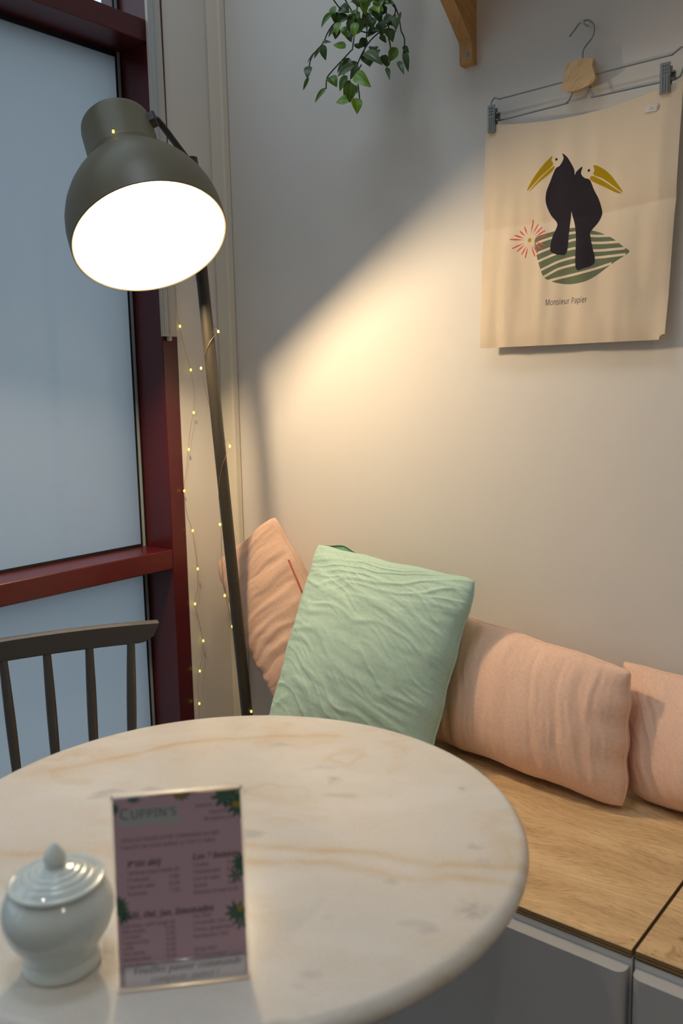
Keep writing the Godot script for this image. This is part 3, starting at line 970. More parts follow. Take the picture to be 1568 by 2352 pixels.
func fairy_lights() -> void:
	var a := thing("fairy_lights", "string of tiny warm lights dangling down the narrow wall strip beside the red window post", "string lights", Vector3(-1.718, 0.364, -1.49))
	var pts := []
	for q in [[1.50, -1.478], [1.437, -1.482], [1.404, -1.489], [1.296, -1.515], [1.241, -1.522], [1.188, -1.515], [1.147, -1.505], [1.095, -1.497], [1.042, -1.490], [0.990, -1.478], [0.930, -1.483], [0.885, -1.495], [0.825, -1.502], [0.782, -1.506], [0.731, -1.507], [0.689, -1.496], [0.648, -1.508], [0.584, -1.518], [0.540, -1.511], [0.507, -1.497], [0.462, -1.488], [0.419, -1.490], [0.364, -1.490], [0.25, -1.485]]:
		pts.append(Vector3(-1.718 + 0.004 * sin(q[0] * 17.0), q[0], q[1]))
	var w := begin()
	tube(w, smooth(pts, 5), 0.00045, 5)
	part("wire", w, M.wire, a)
	for k in [2, 3, 5, 7, 9, 11, 13, 15, 17, 19, 21]: part("bulb", led_shape(pts[k] + Vector3(0.002, 0, 0)), M.led, a)
	# the strand wound about the pole: angle 0 looks at the table, a quarter turn is towards the bench
	var b := thing("fairy_lights", "copper wire of tiny warm lights wound up the lamp pole to its shade", "string lights", pole_at(0.40))
	var turn := [[0.40, 0.6], [0.475, 0.55], [0.53, 1.9], [0.60, 3.1], [0.68, 3.9], [0.76, 4.75], [0.84, 4.60], [0.93, 4.5], [1.01, 5.2], [1.07, 6.3], [1.114, 7.55], [1.125, 7.9], [1.16, 9.2], [1.20, 10.3], [1.295, 11.05], [1.345, 12.3], [1.365, 13.3], [1.378, 14.15], [1.395, 14.5], [1.43, 15.7], [1.52, 17.5], [1.62, 19.6], [1.70, 21.0]]
	var wp := []
	var toward := Vector3(0.80, 0, 0.60)
	var right := Vector3(0.60, 0, -0.80)
	for q in turn:
		var r := 0.0155
		for s in [4.75, 4.60, 14.15, 7.55, 11.05]:
			if absf(q[1] - s) < 0.01: r = 0.022
		wp.append(pole_at(q[0]) + (toward * cos(q[1]) + right * sin(q[1])) * r)
	# up behind the bell to the neck and once round it
	var tr := along(-SHADE_DIR, SHADE_AT)
	var neck := []
	for k in 15:
		var an := TAU * k / 14.0 + 0.4
		neck.append(tr * Vector3(0.0785 * cos(an), 0.208 + 0.004 * sin(an * 2.0), 0.0785 * sin(an)))
	var best := 0
	for k in 15: if neck[k].distance_to(wp[wp.size() - 1]) < neck[best].distance_to(wp[wp.size() - 1]): best = k
	for k in 15: wp.append(neck[(best + k) % 14])
	var w2 := begin()
	tube(w2, smooth(wp, 5), 0.00050, 5)
	part("wire", w2, M.wire, b)
	for k in [1, 4, 5, 7, 10, 14, 17]: part("bulb", led_shape(wp[k] + (wp[k] - pole_at(wp[k].y)).normalized() * 0.0022), M.led, b)
	var nb := 1
	part("bulb", led_shape(neck[nb] + Vector3(0, 0.003, 0.001)), M.led, b)

# ------------------------------------------------------------------ pictures drawn by filling outlines
func fill(im: Image, pts: PackedVector2Array, c: Color) -> void:
	var y0 := 1e9; var y1 := -1e9
	for p in pts:
		y0 = minf(y0, p.y); y1 = maxf(y1, p.y)
	var n := pts.size()
	for y in range(maxi(0, int(ceil(y0 - 0.5))), mini(im.get_height() - 1, int(floor(y1 - 0.5))) + 1):
		var yc := y + 0.5
		var xs := []
		for i in n:
			var a := pts[i]
			var b := pts[(i + 1) % n]
			if (a.y <= yc) != (b.y <= yc): xs.append(a.x + (yc - a.y) / (b.y - a.y) * (b.x - a.x))
		xs.sort()
		for i in range(0, xs.size() - 1, 2):
			var xa := int(round(xs[i])); var xb := int(round(xs[i + 1]))
			if xb > xa: im.fill_rect(Rect2i(xa, y, xb - xa, 1), c)

func blob(pts: Array, k: float, per := 6) -> PackedVector2Array:
	var out := PackedVector2Array()
	var n := pts.size()
	for i in n:
		var p := []
		for o in [-1, 0, 1, 2]:
			var q: Array = pts[(i + o + n) % n]
			p.append(Vector2(q[0], q[1]) * k)
		for s in per: out.append(p[1].cubic_interpolate(p[2], p[0], p[3], float(s) / per))
	return out

func poly(pts: Array, k: float) -> PackedVector2Array:
	var out := PackedVector2Array()
	for q in pts: out.append(Vector2(q[0], q[1]) * k)
	return out

func stroke(im: Image, pts: Array, k: float, width: float, c: Color) -> void:
	var v := []
	for q in pts: v.append(Vector2(q[0], q[1]) * k)
	v = smooth(v, 6)
	for i in v.size() - 1:
		var a: Vector2 = v[i]
		var b: Vector2 = v[i + 1]
		var d := (b - a).normalized()
		var n := d.orthogonal() * width * k / 2.0
		a -= d; b += d
		fill(im, PackedVector2Array([a + n, b + n, b - n, a - n]), c)

var fonts := {}
# letters as filled outlines: left end of the base line, height of the type, colour
func letters(im: Image, s: String, at: Vector2, size: float, c: Color, face := "Droid Sans", bold := false, spread := 1.0, slant := 0.0, right := false) -> void:
	var key := face + str(bold)
	if not fonts.has(key):
		var f := SystemFont.new()
		f.font_names = PackedStringArray([face])
		f.font_weight = 700 if bold else 400
		fonts[key] = f
	var tm := TextMesh.new()
	tm.font = fonts[key]
	tm.font_size = 64
	tm.pixel_size = 1.0
	tm.depth = 0.0
	tm.curve_step = 4.0
	tm.text = s
	tm.horizontal_alignment = HORIZONTAL_ALIGNMENT_LEFT
	tm.vertical_alignment = VERTICAL_ALIGNMENT_BOTTOM
	if tm.get_surface_count() == 0: return
	var arr := tm.surface_get_arrays(0)
	var v: PackedVector3Array = arr[Mesh.ARRAY_VERTEX]
	var idx: PackedInt32Array = arr[Mesh.ARRAY_INDEX]
	var k := size / 64.0
	var x0 := 1e9; var x1 := -1e9
	for p in v:
		x0 = minf(x0, p.x); x1 = maxf(x1, p.x)
	var shift := -x1 if right else -x0
	var base := 15.0
	var cnt := idx.size() if idx.size() else v.size()
	for i in range(0, cnt, 3):
		var t := PackedVector2Array()
		for o in 3:
			var p: Vector3 = v[idx[i + o]] if idx.size() else v[i + o]
			t.append(at + Vector2((p.x + shift) * spread + (p.y - base) * slant, -(p.y - base)) * k)
		fill(im, t, c)

# ------------------------------------------------------------------ hanger and bag
func hanger_and_bag() -> void:
	var z := -1.632
	var t := thing("clothes_hanger", "chrome wire clip hanger with a small beech block, hung on the wall", "hanger", Vector3(-0.735, 1.785, z))
	var P := func(pts: Array, zz: float) -> Array:
		var o := []
		for q in pts: o.append(Vector3(q[0], q[1], zz))
		return o
	part("hook", make_tube(smooth(P.call([[-0.7566, 1.8842], [-0.7469, 1.8930], [-0.7385, 1.9015], [-0.7290, 1.9045], [-0.7190, 1.9028], [-0.7103, 1.8945], [-0.7082, 1.8831], [-0.7124, 1.8715], [-0.7239, 1.8604], [-0.7292, 1.8523], [-0.7298, 1.8330]], z), 6), 0.0017, 10), M.steel, t)
	var blk := blob([[-0.7575, 1.8325], [-0.7315, 1.8372], [-0.7070, 1.8330], [-0.7070, 1.8200], [-0.7010, 1.7970], [-0.7120, 1.7878], [-0.7450, 1.7835], [-0.7665, 1.7935], [-0.7605, 1.8130]], 1.0, 5)
	var bs := begin()
	prism(bs, blk, 0.013, Transform3D(Basis(), Vector3(0, 0, z - 0.0045)))
	part("beech_block", bs, M.beech, t).set_meta("label", "small curved beech wood block")
	part("upper_bar", make_tube(smooth(P.call([[-0.9215, 1.7650], [-0.9213, 1.7922], [-0.9195, 1.8035], [-0.9120, 1.8092], [-0.9070, 1.8068], [-0.9014, 1.8046], [-0.8900, 1.8050], [-0.7629, 1.8066], [-0.7020, 1.8067], [-0.5760, 1.8072], [-0.5648, 1.8076], [-0.5580, 1.8110], [-0.5500, 1.8155], [-0.5430, 1.8140], [-0.5400, 1.8050], [-0.5420, 1.7900], [-0.5490, 1.7690]], z), 5), 0.00155, 10), M.steel, t)
	part("lower_bar", make_tube(smooth(P.call([[-0.9215, 1.7650], [-0.9100, 1.7640], [-0.8952, 1.7643], [-0.7680, 1.7670], [-0.7610, 1.7682], [-0.7535, 1.7745], [-0.7477, 1.7850]], z), 5), 0.00155, 10), M.steel, t)
	part("lower_bar", make_tube(smooth(P.call([[-0.7145, 1.7880], [-0.7095, 1.7740], [-0.7065, 1.7690], [-0.7000, 1.7675], [-0.5700, 1.7660], [-0.5565, 1.7660], [-0.5490, 1.7690]], z), 5), 0.00155, 10), M.steel, t)
	for c in [[-0.9125, 1.7658, 0.0165], [-0.5710, 1.7665, 0.0180]]:
		var cx: float = c[0]
		var w: float = c[2] / 2.0
		var cy: float = c[1]
		var cl := begin()
		box(cl, Vector3(cx - w, cy - 0.026, -1.6195), Vector3(cx + w, cy + 0.026, -1.6165), 0.001)
		box(cl, Vector3(cx - w, cy - 0.026, -1.6300), Vector3(cx + w, cy + 0.022, -1.6275), 0.001)
		var clip := part("clip", cl, M.dark_steel, t)
		var rb := begin()
		for k in 3: box(rb, Vector3(cx - w + 0.0022 + k * (2 * w - 0.0044) / 3.0 + 0.0006, cy - 0.023, -1.6167), Vector3(cx - w + 0.0022 + (k + 1) * (2 * w - 0.0044) / 3.0 - 0.0006, cy + 0.004, -1.6152), 0.0006)
		for k in 3:
			for j in 3: box(rb, Vector3(cx - w + 0.003 + k * (2 * w - 0.006) / 3.0 + 0.0004, cy + 0.007 + j * 0.0058, -1.6167), Vector3(cx - w + 0.003 + (k + 1) * (2 * w - 0.006) / 3.0 - 0.0004, cy + 0.0106 + j * 0.0058, -1.6150), 0.0006)
		part("grip_rib", rb, M.dark_steel, clip)
		var sp := begin()
		box(sp, Vector3(cx + w, cy - 0.004, -1.6290), Vector3(cx + w + 0.0065, cy + 0.0115, -1.6275), 0.0005)
		box(sp, Vector3(cx + w, cy + 0.0085, -1.6290), Vector3(cx + w + 0.0065, cy + 0.0115, -1.6200), 0.0005)
		box(sp, Vector3(cx + w, cy - 0.004, -1.6290), Vector3(cx + w + 0.0050, cy - 0.001, -1.6200), 0.0005)
		part("spring", sp, M.dark_steel, clip)
	var n := thing("wall_nail", "small clear plastic nail in the wall holding the hanger hook", "nail", Vector3(-0.729, 1.8995, WALL_Z))
	part("shank", make_tube([Vector3(-0.729, 1.9008, WALL_Z), Vector3(-0.729, 1.9008, -1.6275)], 0.0016, 10), M.white_plastic, n)
	part("head", make_tube([Vector3(-0.729, 1.9008, -1.6275), Vector3(-0.729, 1.9008, -1.6262)], 0.0030, 14), M.white_plastic, n)

	# the bag
	var K := 5.0
	var im := Image.create_empty(400 * 5, 440 * 5, false, Image.FORMAT_RGB8)
	var cream := Color(0.885, 0.815, 0.715)
	im.fill(cream)
	var dark := Color(0.19, 0.175, 0.20); var yellow := Color(0.68, 0.56, 0.10); var green := Color(0.42, 0.455, 0.365); var coral := Color(0.80, 0.36, 0.31)
	fill(im, blob([[119, 221], [142, 214], [164, 211], [203, 210], [244, 222], [276, 238], [300, 257], [312, 267], [296, 277], [275, 288], [248, 304], [227, 312], [197, 314], [172, 310], [152, 303], [141, 295], [132, 276], [123, 250]], K), green)
	for s in [[[121, 231], [154, 223], [203, 219], [236, 229], [268, 233], [300, 236]], [[121, 251], [154, 242], [204, 232], [237, 242], [288, 247], [310, 248]], [[126, 266], [166, 254], [206, 248], [244, 257], [303, 260]], [[131, 284], [170, 270], [207, 265], [245, 270], [305, 271]], [[139, 297], [173, 283], [209, 278]], [[146, 305], [185, 299], [226, 294], [279, 284]]]:
		stroke(im, s, K, 4.6, cream)
	fill(im, blob([[211, 99], [203, 103], [197, 112], [192, 146], [193, 181], [201, 206], [205, 231], [208, 285], [226, 287], [243, 282], [245, 270], [239, 250], [234, 230], [234, 221], [248, 205], [253, 189], [247, 166], [236, 145], [227, 126], [216, 120], [209, 111]], K), dark)
	fill(im, blob([[169, 67], [179, 75], [188, 88], [195, 101], [197, 112], [202, 130], [200, 160], [192, 181], [190, 214], [187, 254], [172, 257], [156, 251], [152, 243], [155, 223], [163, 204], [162, 195], [149, 179], [139, 156], [139, 136], [146, 117], [156, 94], [165, 89], [172, 77]], K), dark)
	fill(im, blob([[148, 68], [136, 78], [120, 95], [106, 113], [98, 129], [112, 118], [129, 103], [150, 86], [147, 77]], K, 4), yellow)
	fill(im, blob([[152, 88], [132, 103], [114, 119], [103, 130], [107, 128], [126, 114], [143, 103], [153, 94]], K, 4), yellow)
	fill(im, blob([[233, 100], [246, 106], [262, 119], [277, 137], [292, 160], [273, 145], [252, 128], [234, 118], [235, 109]], K, 4), yellow)
	fill(im, blob([[231, 119], [250, 130], [271, 146], [289, 161], [279, 158], [258, 145], [229, 127]], K, 4), yellow)
	for q in [[157, 76], [224, 108]]:
		var o := []
		for k in 10: o.append([q[0] + 2.6 * cos(TAU * k / 10), q[1] + 2.6 * sin(TAU * k / 10)])
		fill(im, poly(o, K), Color(0.25, 0.13, 0.10))
	var heart := Vector2(107, 223)
	for q in [[112, 185], [123, 194], [132, 201], [139, 208], [144, 217], [141, 236], [133, 241], [126, 249], [120, 255], [99, 256], [91, 249], [81, 242], [70, 236], [64, 218], [74, 211], [84, 204], [93, 196]]:
		var tip := Vector2(q[0], q[1])
		var d := (tip - heart).normalized()
		var a := heart + d * 12.0
		var nrm := d.orthogonal()
		fill(im, PackedVector2Array([a * K, (a.lerp(tip, 0.55) + nrm * 1.5) * K, (tip + nrm * 1.1) * K, (tip + d * 0.8) * K, (tip - nrm * 1.1) * K, (a.lerp(tip, 0.55) - nrm * 1.5) * K]), coral)
	var hp := []
	for k in 12: hp.append([heart.x + 4.2 * cos(TAU * k / 12), heart.y + 4.2 * sin(TAU * k / 12)])
	fill(im, poly(hp, K), Color(0.72, 0.60, 0.14))
	letters(im, "Monsieur", Vector2(148, 350.5) * K, 15.5 * K, Color(0.30, 0.29, 0.34), "Droid Sans", false, 0.76)
	letters(im, "Papier", Vector2(202, 350.5) * K, 15.5 * K, Color(0.30, 0.29, 0.34), "Droid Sans", false, 0.76)
	im.resize(1200, 1320, Image.INTERPOLATE_LANCZOS)
	var mm := mat("printed_cotton", Color.WHITE, 0.95)
	mm.albedo_texture = ImageTexture.create_from_image(im)
	mm.metallic_specular = 0.2
	mm.heightmap_enabled = true
	mm.heightmap_texture = ImageTexture.create_from_image(cotton_image())
	mm.heightmap_scale = 0.03
	var plain := mat("plain_cotton", cream, 0.95)
	plain.metallic_specular = 0.2

	var bag := thing("tote_bag", "cream cotton bag printed with two toucans on a leaf, clipped to the hanger", "bag", Vector3(-0.745, 1.32, -1.624))
	var nz := noise(301, 1.0, 2)
	var nu := 110; var nv := 130
	for side in [0, 1]:
		var p := PackedVector3Array()
		var uv := PackedVector2Array()
		for j in nv + 1:
			for i in nu + 1:
				var u := float(i) / nu
				var v := float(j) / nv
				var h := v * 0.425
				# hangs from two clips: the top edge sags between them
				var sag := 0.012 * pow(sin(PI * clampf((u - 0.04) / 0.92, 0.0, 1.0)), 0.8) + (0.006 if side == 0 else 0.012) * sin(PI * clampf((u - 0.05) / 0.9, 0.0, 1.0))
				var y := 1.7565 - sag * pow(1.0 - v, 2.0) - h * 1.028
				var x0 := -0.928 - 0.012 * v
				var x1 := -0.541 - 0.017 * v
				var x := lerpf(x0, x1, u)
				# fold line half way, and hanging waves towards the right and the foot
				var fold := -0.0050 * exp(-absf(h - 0.196 + 0.010 * u) / 0.022)
				var wave := nz.get_noise_2d(u * 5.0, v * 0.9) * 0.0030 * (0.3 + v) + 0.0030 * sin(u * 15.0 + v * 3.0) * smoothstep(0.55, 1.0, u) * smoothstep(0.45, 1.0, v)
				wave += 0.006 * smoothstep(0.75, 1.0, u) * smoothstep(0.8, 1.0, v)
				wave -= 0.004 * sin(PI * u) * (1.0 - smoothstep(0.0, 0.25, v))
				var gap := 0.0035 * sin(PI * minf(u * 12.0, 1.0) / 2.0) * sin(PI * minf((1.0 - u) * 12.0, 1.0) / 2.0) * sin(PI * minf((1.0 - v) * 12.0, 1.0) / 2.0)
				var zz := -1.6235 + fold + wave + (gap if side == 0 else -gap - 0.001)
				# the lower right corner is tucked back
				var c := maxf(0.0, (u - 0.972) / 0.028 + (v - 0.978) / 0.022 - 1.0)
				p.append(Vector3(x - 0.009 * minf(c, 1.0), y + 0.009 * minf(c, 1.0), zz))
				uv.append(Vector2(u * 0.388 / 0.4, h / 0.44))
		var cm := sheet(p, uv, nu, nv, Vector3.BACK if side == 0 else Vector3.FORWARD)
		if side == 0: part("front_panel", cm, mm, bag)
		else: part("back_panel", cm, plain, bag)
	# the price sticker
	var si := Image.create_empty(240, 110, false, Image.FORMAT_RGB8)
	si.fill(Color(0.86, 0.84, 0.82))
	letters(si, "23.90", Vector2(92, 78), 62, Color(0.35, 0.33, 0.33), "Droid Sans Mono")
	var sm := mat("sticker_paper", Color.WHITE, 0.6)
	sm.albedo_texture = ImageTexture.create_from_image(si)
	var so := begin()
	var ol := PackedVector2Array([Vector2(-0.0105, -0.0055), Vector2(0.009, -0.0055), Vector2(0.0118, -0.0015), Vector2(0.0118, 0.003), Vector2(0.0095, 0.0055), Vector2(-0.0100, 0.0055), Vector2(-0.0118, 0.003), Vector2(-0.0118, -0.003)])
	var sx := Transform3D(Basis(Vector3(0, 0, 1), -0.03), Vector3(-0.5940, 1.7222, -1.6195))
	prism(so, ol, 0.0003, sx)
	var sa := so.commit_to_arrays()
	var sv: PackedVector3Array = sa[Mesh.ARRAY_VERTEX]
	var su: PackedVector2Array = sa[Mesh.ARRAY_TEX_UV]
	for i in sv.size():
		var lp := sx.affine_inverse() * sv[i]
		su[i] = Vector2(lp.x / 0.024 + 0.5, 0.5 - lp.y / 0.0112)
	sa[Mesh.ARRAY_TEX_UV] = su
	var smesh := ArrayMesh.new()
	smesh.add_surface_from_arrays(Mesh.PRIMITIVE_TRIANGLES, sa)
	part("price_sticker", smesh, sm, bag).set_meta("label", "small white price sticker reading 23.90")

func cotton_image() -> Image:
	var im := Image.create_empty(640, 704, false, Image.FORMAT_RGB8)
	var a := noise(311, 1.0, 2); var b := noise(312, 1.0, 1)
	for y in 704:
		for x in 640:
			var v := 0.5 + 0.28 * a.get_noise_2d(x * 0.55, y * 0.12) + 0.28 * a.get_noise_2d(x * 0.12 + 50.0, y * 0.55) + 0.2 * b.get_noise_2d(x * 0.5, y * 0.5)
			im.set_pixel(x, y, Color(v, v, v))
	return im

# ------------------------------------------------------------------ shelf bracket, shelf and trailing plant
func bracket_and_plant() -> void:
	var x0 := -0.9935; var x1 := -0.9650
	var t := thing("shelf_bracket", "pale wooden shelf bracket screwed to the wall at the top of the photo", "bracket", Vector3(-0.98, 1.886, WALL_Z))
	# side view: x of the outline is the way out from the wall, y the height
	var o := PackedVector2Array([Vector2(0, 1.8866), Vector2(0.0165, 1.8866), Vector2(0.0187, 1.889), Vector2(0.0195, 1.9235), Vector2(0.0225, 1.930), Vector2(0.0905, 1.9900), Vector2(0.185, 2.078), Vector2(0.215, 2.11), Vector2(0.215, 2.150), Vector2(0, 2.150)])
	var st := begin()
	prism(st, o, x1 - x0, Transform3D(Basis(Vector3.BACK, Vector3.UP, Vector3.RIGHT), Vector3(x0, 0, WALL_Z)))
	part("arm", st, M.pine, t)
	var sc := along(Vector3(0, 0, 1), Vector3(-0.9760, 1.9050, -1.6312))
	var screw := part("screw", make_lathe([Vector2(0.0, 0.0002), Vector2(0.0012, 0.0002), Vector2(0.0018, 0.0012), Vector2(0.0044, 0.0014), Vector2(0.0050, 0.0004), Vector2(0.0054, -0.0015), Vector2(0.0, -0.0015)], sc, 20), M.dark_steel, t)
	screw.set_meta("label", "steel screw head")
	var t2: Node3D = t.duplicate()
	t2.name = numbered("shelf_bracket")
	t2.position.x += 1.40
	t2.set_meta("label", "pale wooden shelf bracket at the far end of the shelf, outside the photo")
	add_child(t2)
	var sh := thing("wall_shelf", "long wooden wall shelf just above the photo, on the pale brackets", "shelf", Vector3(-0.3, 2.15, -1.54))
	part("board", make_box(Vector3(-1.03, 2.150, WALL_Z), Vector3(0.62, 2.170, -1.40), 0.002), M.pine, sh)

	var pot := Vector3(-1.13, 2.06, -1.52)
	var pl := thing("trailing_plant", "green trailing plant with pointed leaves hanging at the top beside the bracket", "plant", pot)
	part("pot", make_lathe([Vector2(0.0, 0.0), Vector2(0.05, 0.0), Vector2(0.053, 0.004), Vector2(0.066, 0.105), Vector2(0.068, 0.11), Vector2(0.064, 0.11), Vector2(0.060, 0.095), Vector2(0.0, 0.095)], Transform3D(Basis(), pot), 40), M.pot, pl)
	for k in 3:
		var ca := TAU * k / 3.0 + 0.5
		part("cord", make_tube([pot + Vector3(cos(ca) * 0.066, 0.108, sin(ca) * 0.066), pot + Vector3(0, 0.42, 0), Vector3(pot.x, 3.6, pot.z)], 0.0016, 6), M.white_plastic, pl)
	# leaf surfaces: dark, mid and fresh green with paler veins
	var lm := []
	for q in [[Color(0.22, 0.32, 0.14), Color(0.36, 0.47, 0.22)], [Color(0.29, 0.43, 0.10), Color(0.46, 0.60, 0.17)], [Color(0.40, 0.55, 0.09), Color(0.58, 0.71, 0.18)], [Color(0.30, 0.37, 0.22), Color(0.44, 0.52, 0.32)]]:
		var im := Image.create_empty(96, 128, false, Image.FORMAT_RGB8)
		for y in 128:
			for x in 96:
				var s := (x / 95.0 - 0.5) * 2.0
				var v := y / 127.0
				var vein := maxf(0.0, 1.0 - absf(s) * 14.0) + 0.6 * pow(maxf(0.0, cos(absf(s) * 9.4 - 0.4 * v)), 14.0)
				var rim := smoothstep(0.86, 1.0, absf(s)) * 0.8
				im.set_pixel(x, y, q[0].lerp(q[1], clampf(vein + rim, 0.0, 1.0)))
		var m := mat("leaf", Color.WHITE, 0.42)
		m.albedo_texture = ImageTexture.create_from_image(im)
		m.backlight_enabled = true
		m.backlight = Color(0.18, 0.28, 0.08)
		lm.append(m)
	var r := RandomNumberGenerator.new()
	r.seed = 12
	# the plant's own plane: millimetres right of and below a point at its upper left; each strand lies a little nearer or farther
	var O := Vector3(-1.300, 1.993, -1.515)
	var W := func(x: float, y: float, dz: float) -> Vector3: return O + Vector3(x * 0.001, -y * 0.001, dz * 0.001)
	var stems := PLANT_STEMS
	for s in stems:
		var pts := []
		for q in s: pts.append(W.call(q[0], q[1], q[2]))
		var st2 := begin()
		tube(st2, smooth(pts, 5), 0.0013, 7)
		part("stem", st2, M.leaf_stem, pl)
	var kinds := {}
	for q in PLANT_LEAVES:
		var dz: float = q[6] if q.size() > 6 else r.randf_range(-45, 35)
		var a: Vector3 = W.call(q[0], q[1], dz)
		var b: Vector3 = W.call(q[2], q[3], dz + r.randf_range(-8, 14))
		part("leaf", leaf_mesh(a, b, q[4] * 0.00112, r.randf_range(-0.5, 0.5), r.randf_range(0.05, 0.22)), lm[int(q[5])], pl)

# x, y in millimetres from the upper left of the plant, depth towards the room
	# the thick of it, higher up round the stems
	for k in 34:
		var c := Vector2(r.randf_range(92, 214), r.randf_range(-60, 34))
		if k < 16: c = Vector2(r.randf_range(106, 208), r.randf_range(-26, 26))
		var an := r.randf_range(0.4, PI - 0.4)
		var ln := r.randf_range(22, 32)
		var dz2 := r.randf_range(-30, 40)
		part("leaf", leaf_mesh(W.call(c.x, c.y, dz2), W.call(c.x + ln * cos(an), c.y + ln * sin(an), dz2 + r.randf_range(-6, 10)), r.randf_range(0.015, 0.022), r.randf_range(-0.5, 0.5), r.randf_range(0.05, 0.2)), lm[r.randi() % 4], pl)

const PLANT_STEMS := [
	[[140, -160, 10], [140, -192, 42], [140, -176, 74], [150, -60, 75], [152, -6, 20], [122, 2, 12], [100, 1, 12], [80, 8, 12], [66, 20, 12], [54, 36, 12], [32, 48, 12], [17, 64, 12], [14, 90, 12]],
	[[126, -170, 20], [122, -40, 70], [124, 2, 25], [138, 26, 10], [160, 38, 0], [196, 42, 0], [226, 33, 5], [238, 18, 10], [230, 2, 20], [205, -60, 74], [170, -176, 72], [170, -190, 40], [170, -160, 10]],
	[[197, 43, 0], [170, 58, 4], [150, 82, 8], [138, 108, 10], [150, 128, 12]],
	[[128, 66, 10], [102, 82, 12], [76, 98, 14], [64, 108, 14], [61, 128, 14]],
	[[160, 104, 20], [150, 120, 22], [152, 140, 22], [154, 168, 20]],
	[[208, 60, -8], [212, 74, -8], [211, 96, -8], [207, 110, -8]],
	[[236, 52, -12], [244, 70, -12], [239, 100, -12]],
	[[130, -160, 10], [130, -192, 42], [130, -176, 74], [130, -60, 70], [127, 0, 0], [128, 66, 8]], [[150, -160, 10], [150, -192, 42], [150, -176, 74], [150, -60, 78], [148, 0, -10], [150, 60, -6], [150, 84, 8]], [[190, -160, 10], [190, -192, 42], [190, -176, 74], [190, -60, 78], [196, 0, -14], [208, 60, -8]], [[215, -160, 10], [215, -192, 42], [215, -176, 74], [215, -60, 78], [222, 0, -10], [236, 52, -12]],
]
const PLANT_LEAVES := [
	[15, 72, 20, 102, 16, 0, 14], [12, 93, -6, 116, 7, 1, 12], [56, 40, 58, 70, 15, 0, 16], [54, 36, 76, 39, 7, 0, 16], [50, 42, 37, 65, 7, 0, 14], [38, 47, 17, 69, 4, 3, 14],
	[110, 58, 74, 42, 18, 2, 8], [92, -10, 54, 8, 13, 1, 24], [100, 14, 75, 32, 10, 3, 20], [70, 106, 88, 130, 21, 1, 14], [61, 126, 39, 154, 10, 1, 14], [108, 84, 96, 106, 8, 3, 10],
	[118, 78, 108, 112, 18, 0, 6], [144, 102, 102, 116, 16, 3, 24], [122, 116, 98, 141, 18, 1, 18], [128, 126, 110, 154, 14, 1, 18], [146, 120, 186, 154, 24, 2, 24], [140, 136, 130, 172, 22, 1, 28],
	[143, 140, 150, 158, 7, 2, 20], [131, 167, 94, 164, 19, 2, 22], [147, 166, 154, 200, 21, 2, 24], [144, 98, 124, 124, 12, 3, 10], [166, 82, 206, 114, 21, 3, 18], [202, 112, 219, 144, 9, 0, -8],
	[194, 78, 174, 112, 9, 0, 2], [230, 82, 210, 104, 19, 1, -6], [230, 106, 248, 138, 11, 0, -10], [242, 88, 246, 128, 12, 0, -14], [240, 80, 249, 94, 10, 0, -12], [232, 24, 238, 52, 11, 3, 6],
	[247, 22, 236, 66, 6, 3, 4], [212, 44, 226, 74, 20, 0, 4], [206, -2, 240, 10, 15, 1, 20], [162, 24, 128, 38, 22, 1, 12], [150, 76, 162, 102, 21, 0, -4], [134, 88, 116, 102, 15, 3, 0],
	[108, -6, 100, 16, 20, 0, 30], [130, 4, 114, 18, 20, 0, 26], [148, -2, 160, 14, 20, 1, 22], [176, 30, 162, 48, 15, 0, -10], [190, 18, 184, 50, 14, 0, -8], [196, 54, 208, 70, 11, 3, 4],
	[172, 66, 180, 88, 17, 0, -6], [132, 60, 116, 44, 12, 0, -10], [120, -12, 138, 4, 22, 0, 34], [160, -14, 176, 8, 22, 0, 40], [184, -12, 196, 10, 20, 1, 36], [206, -14, 198, 8, 18, 0, 30], [150, 44, 136, 62, 16, 0, -12], [186, 84, 196, 108, 16, 0, -14],
	[112, 10, 126, 30, 18, 0, -6], [170, 10, 150, 26, 18, 0, -18], [198, 20, 214, 34, 18, 1, -16],
]

# a pointed leaf from its stalk a to its tip b, cupped along the middle and drooping
func leaf_mesh(a: Vector3, b: Vector3, width: float, twist: float, cup: float) -> ArrayMesh:
	var d := (b - a).normalized()
	var face := (Vector3(0.55, 0.25, 0.8) + Vector3(twist, 0.2 * twist, 0)).normalized()
	face = (face - d * face.dot(d)).normalized()
	var side := d.cross(face)
	var len := a.distance_to(b)
	var nu := 6; var nv := 10
	var p := PackedVector3Array(); var uv := PackedVector2Array()
	for j in nv + 1:
		var v := float(j) / nv
		var w := width * 0.5 * pow(sin(PI * pow(v, 0.72)), 0.85) * (1.0 - 0.25 * v) * 1.12
		for i in nu + 1:
			var s := -1.0 + 2.0 * i / nu
			p.append(a + d * len * v + side * w * s + face * (absf(s) * w * cup * 1.6 + len * 0.10 * sin(PI * v) ))
			uv.append(Vector2((s + 1.0) / 2.0, v))
	return sheet(p, uv, nu, nv, face)

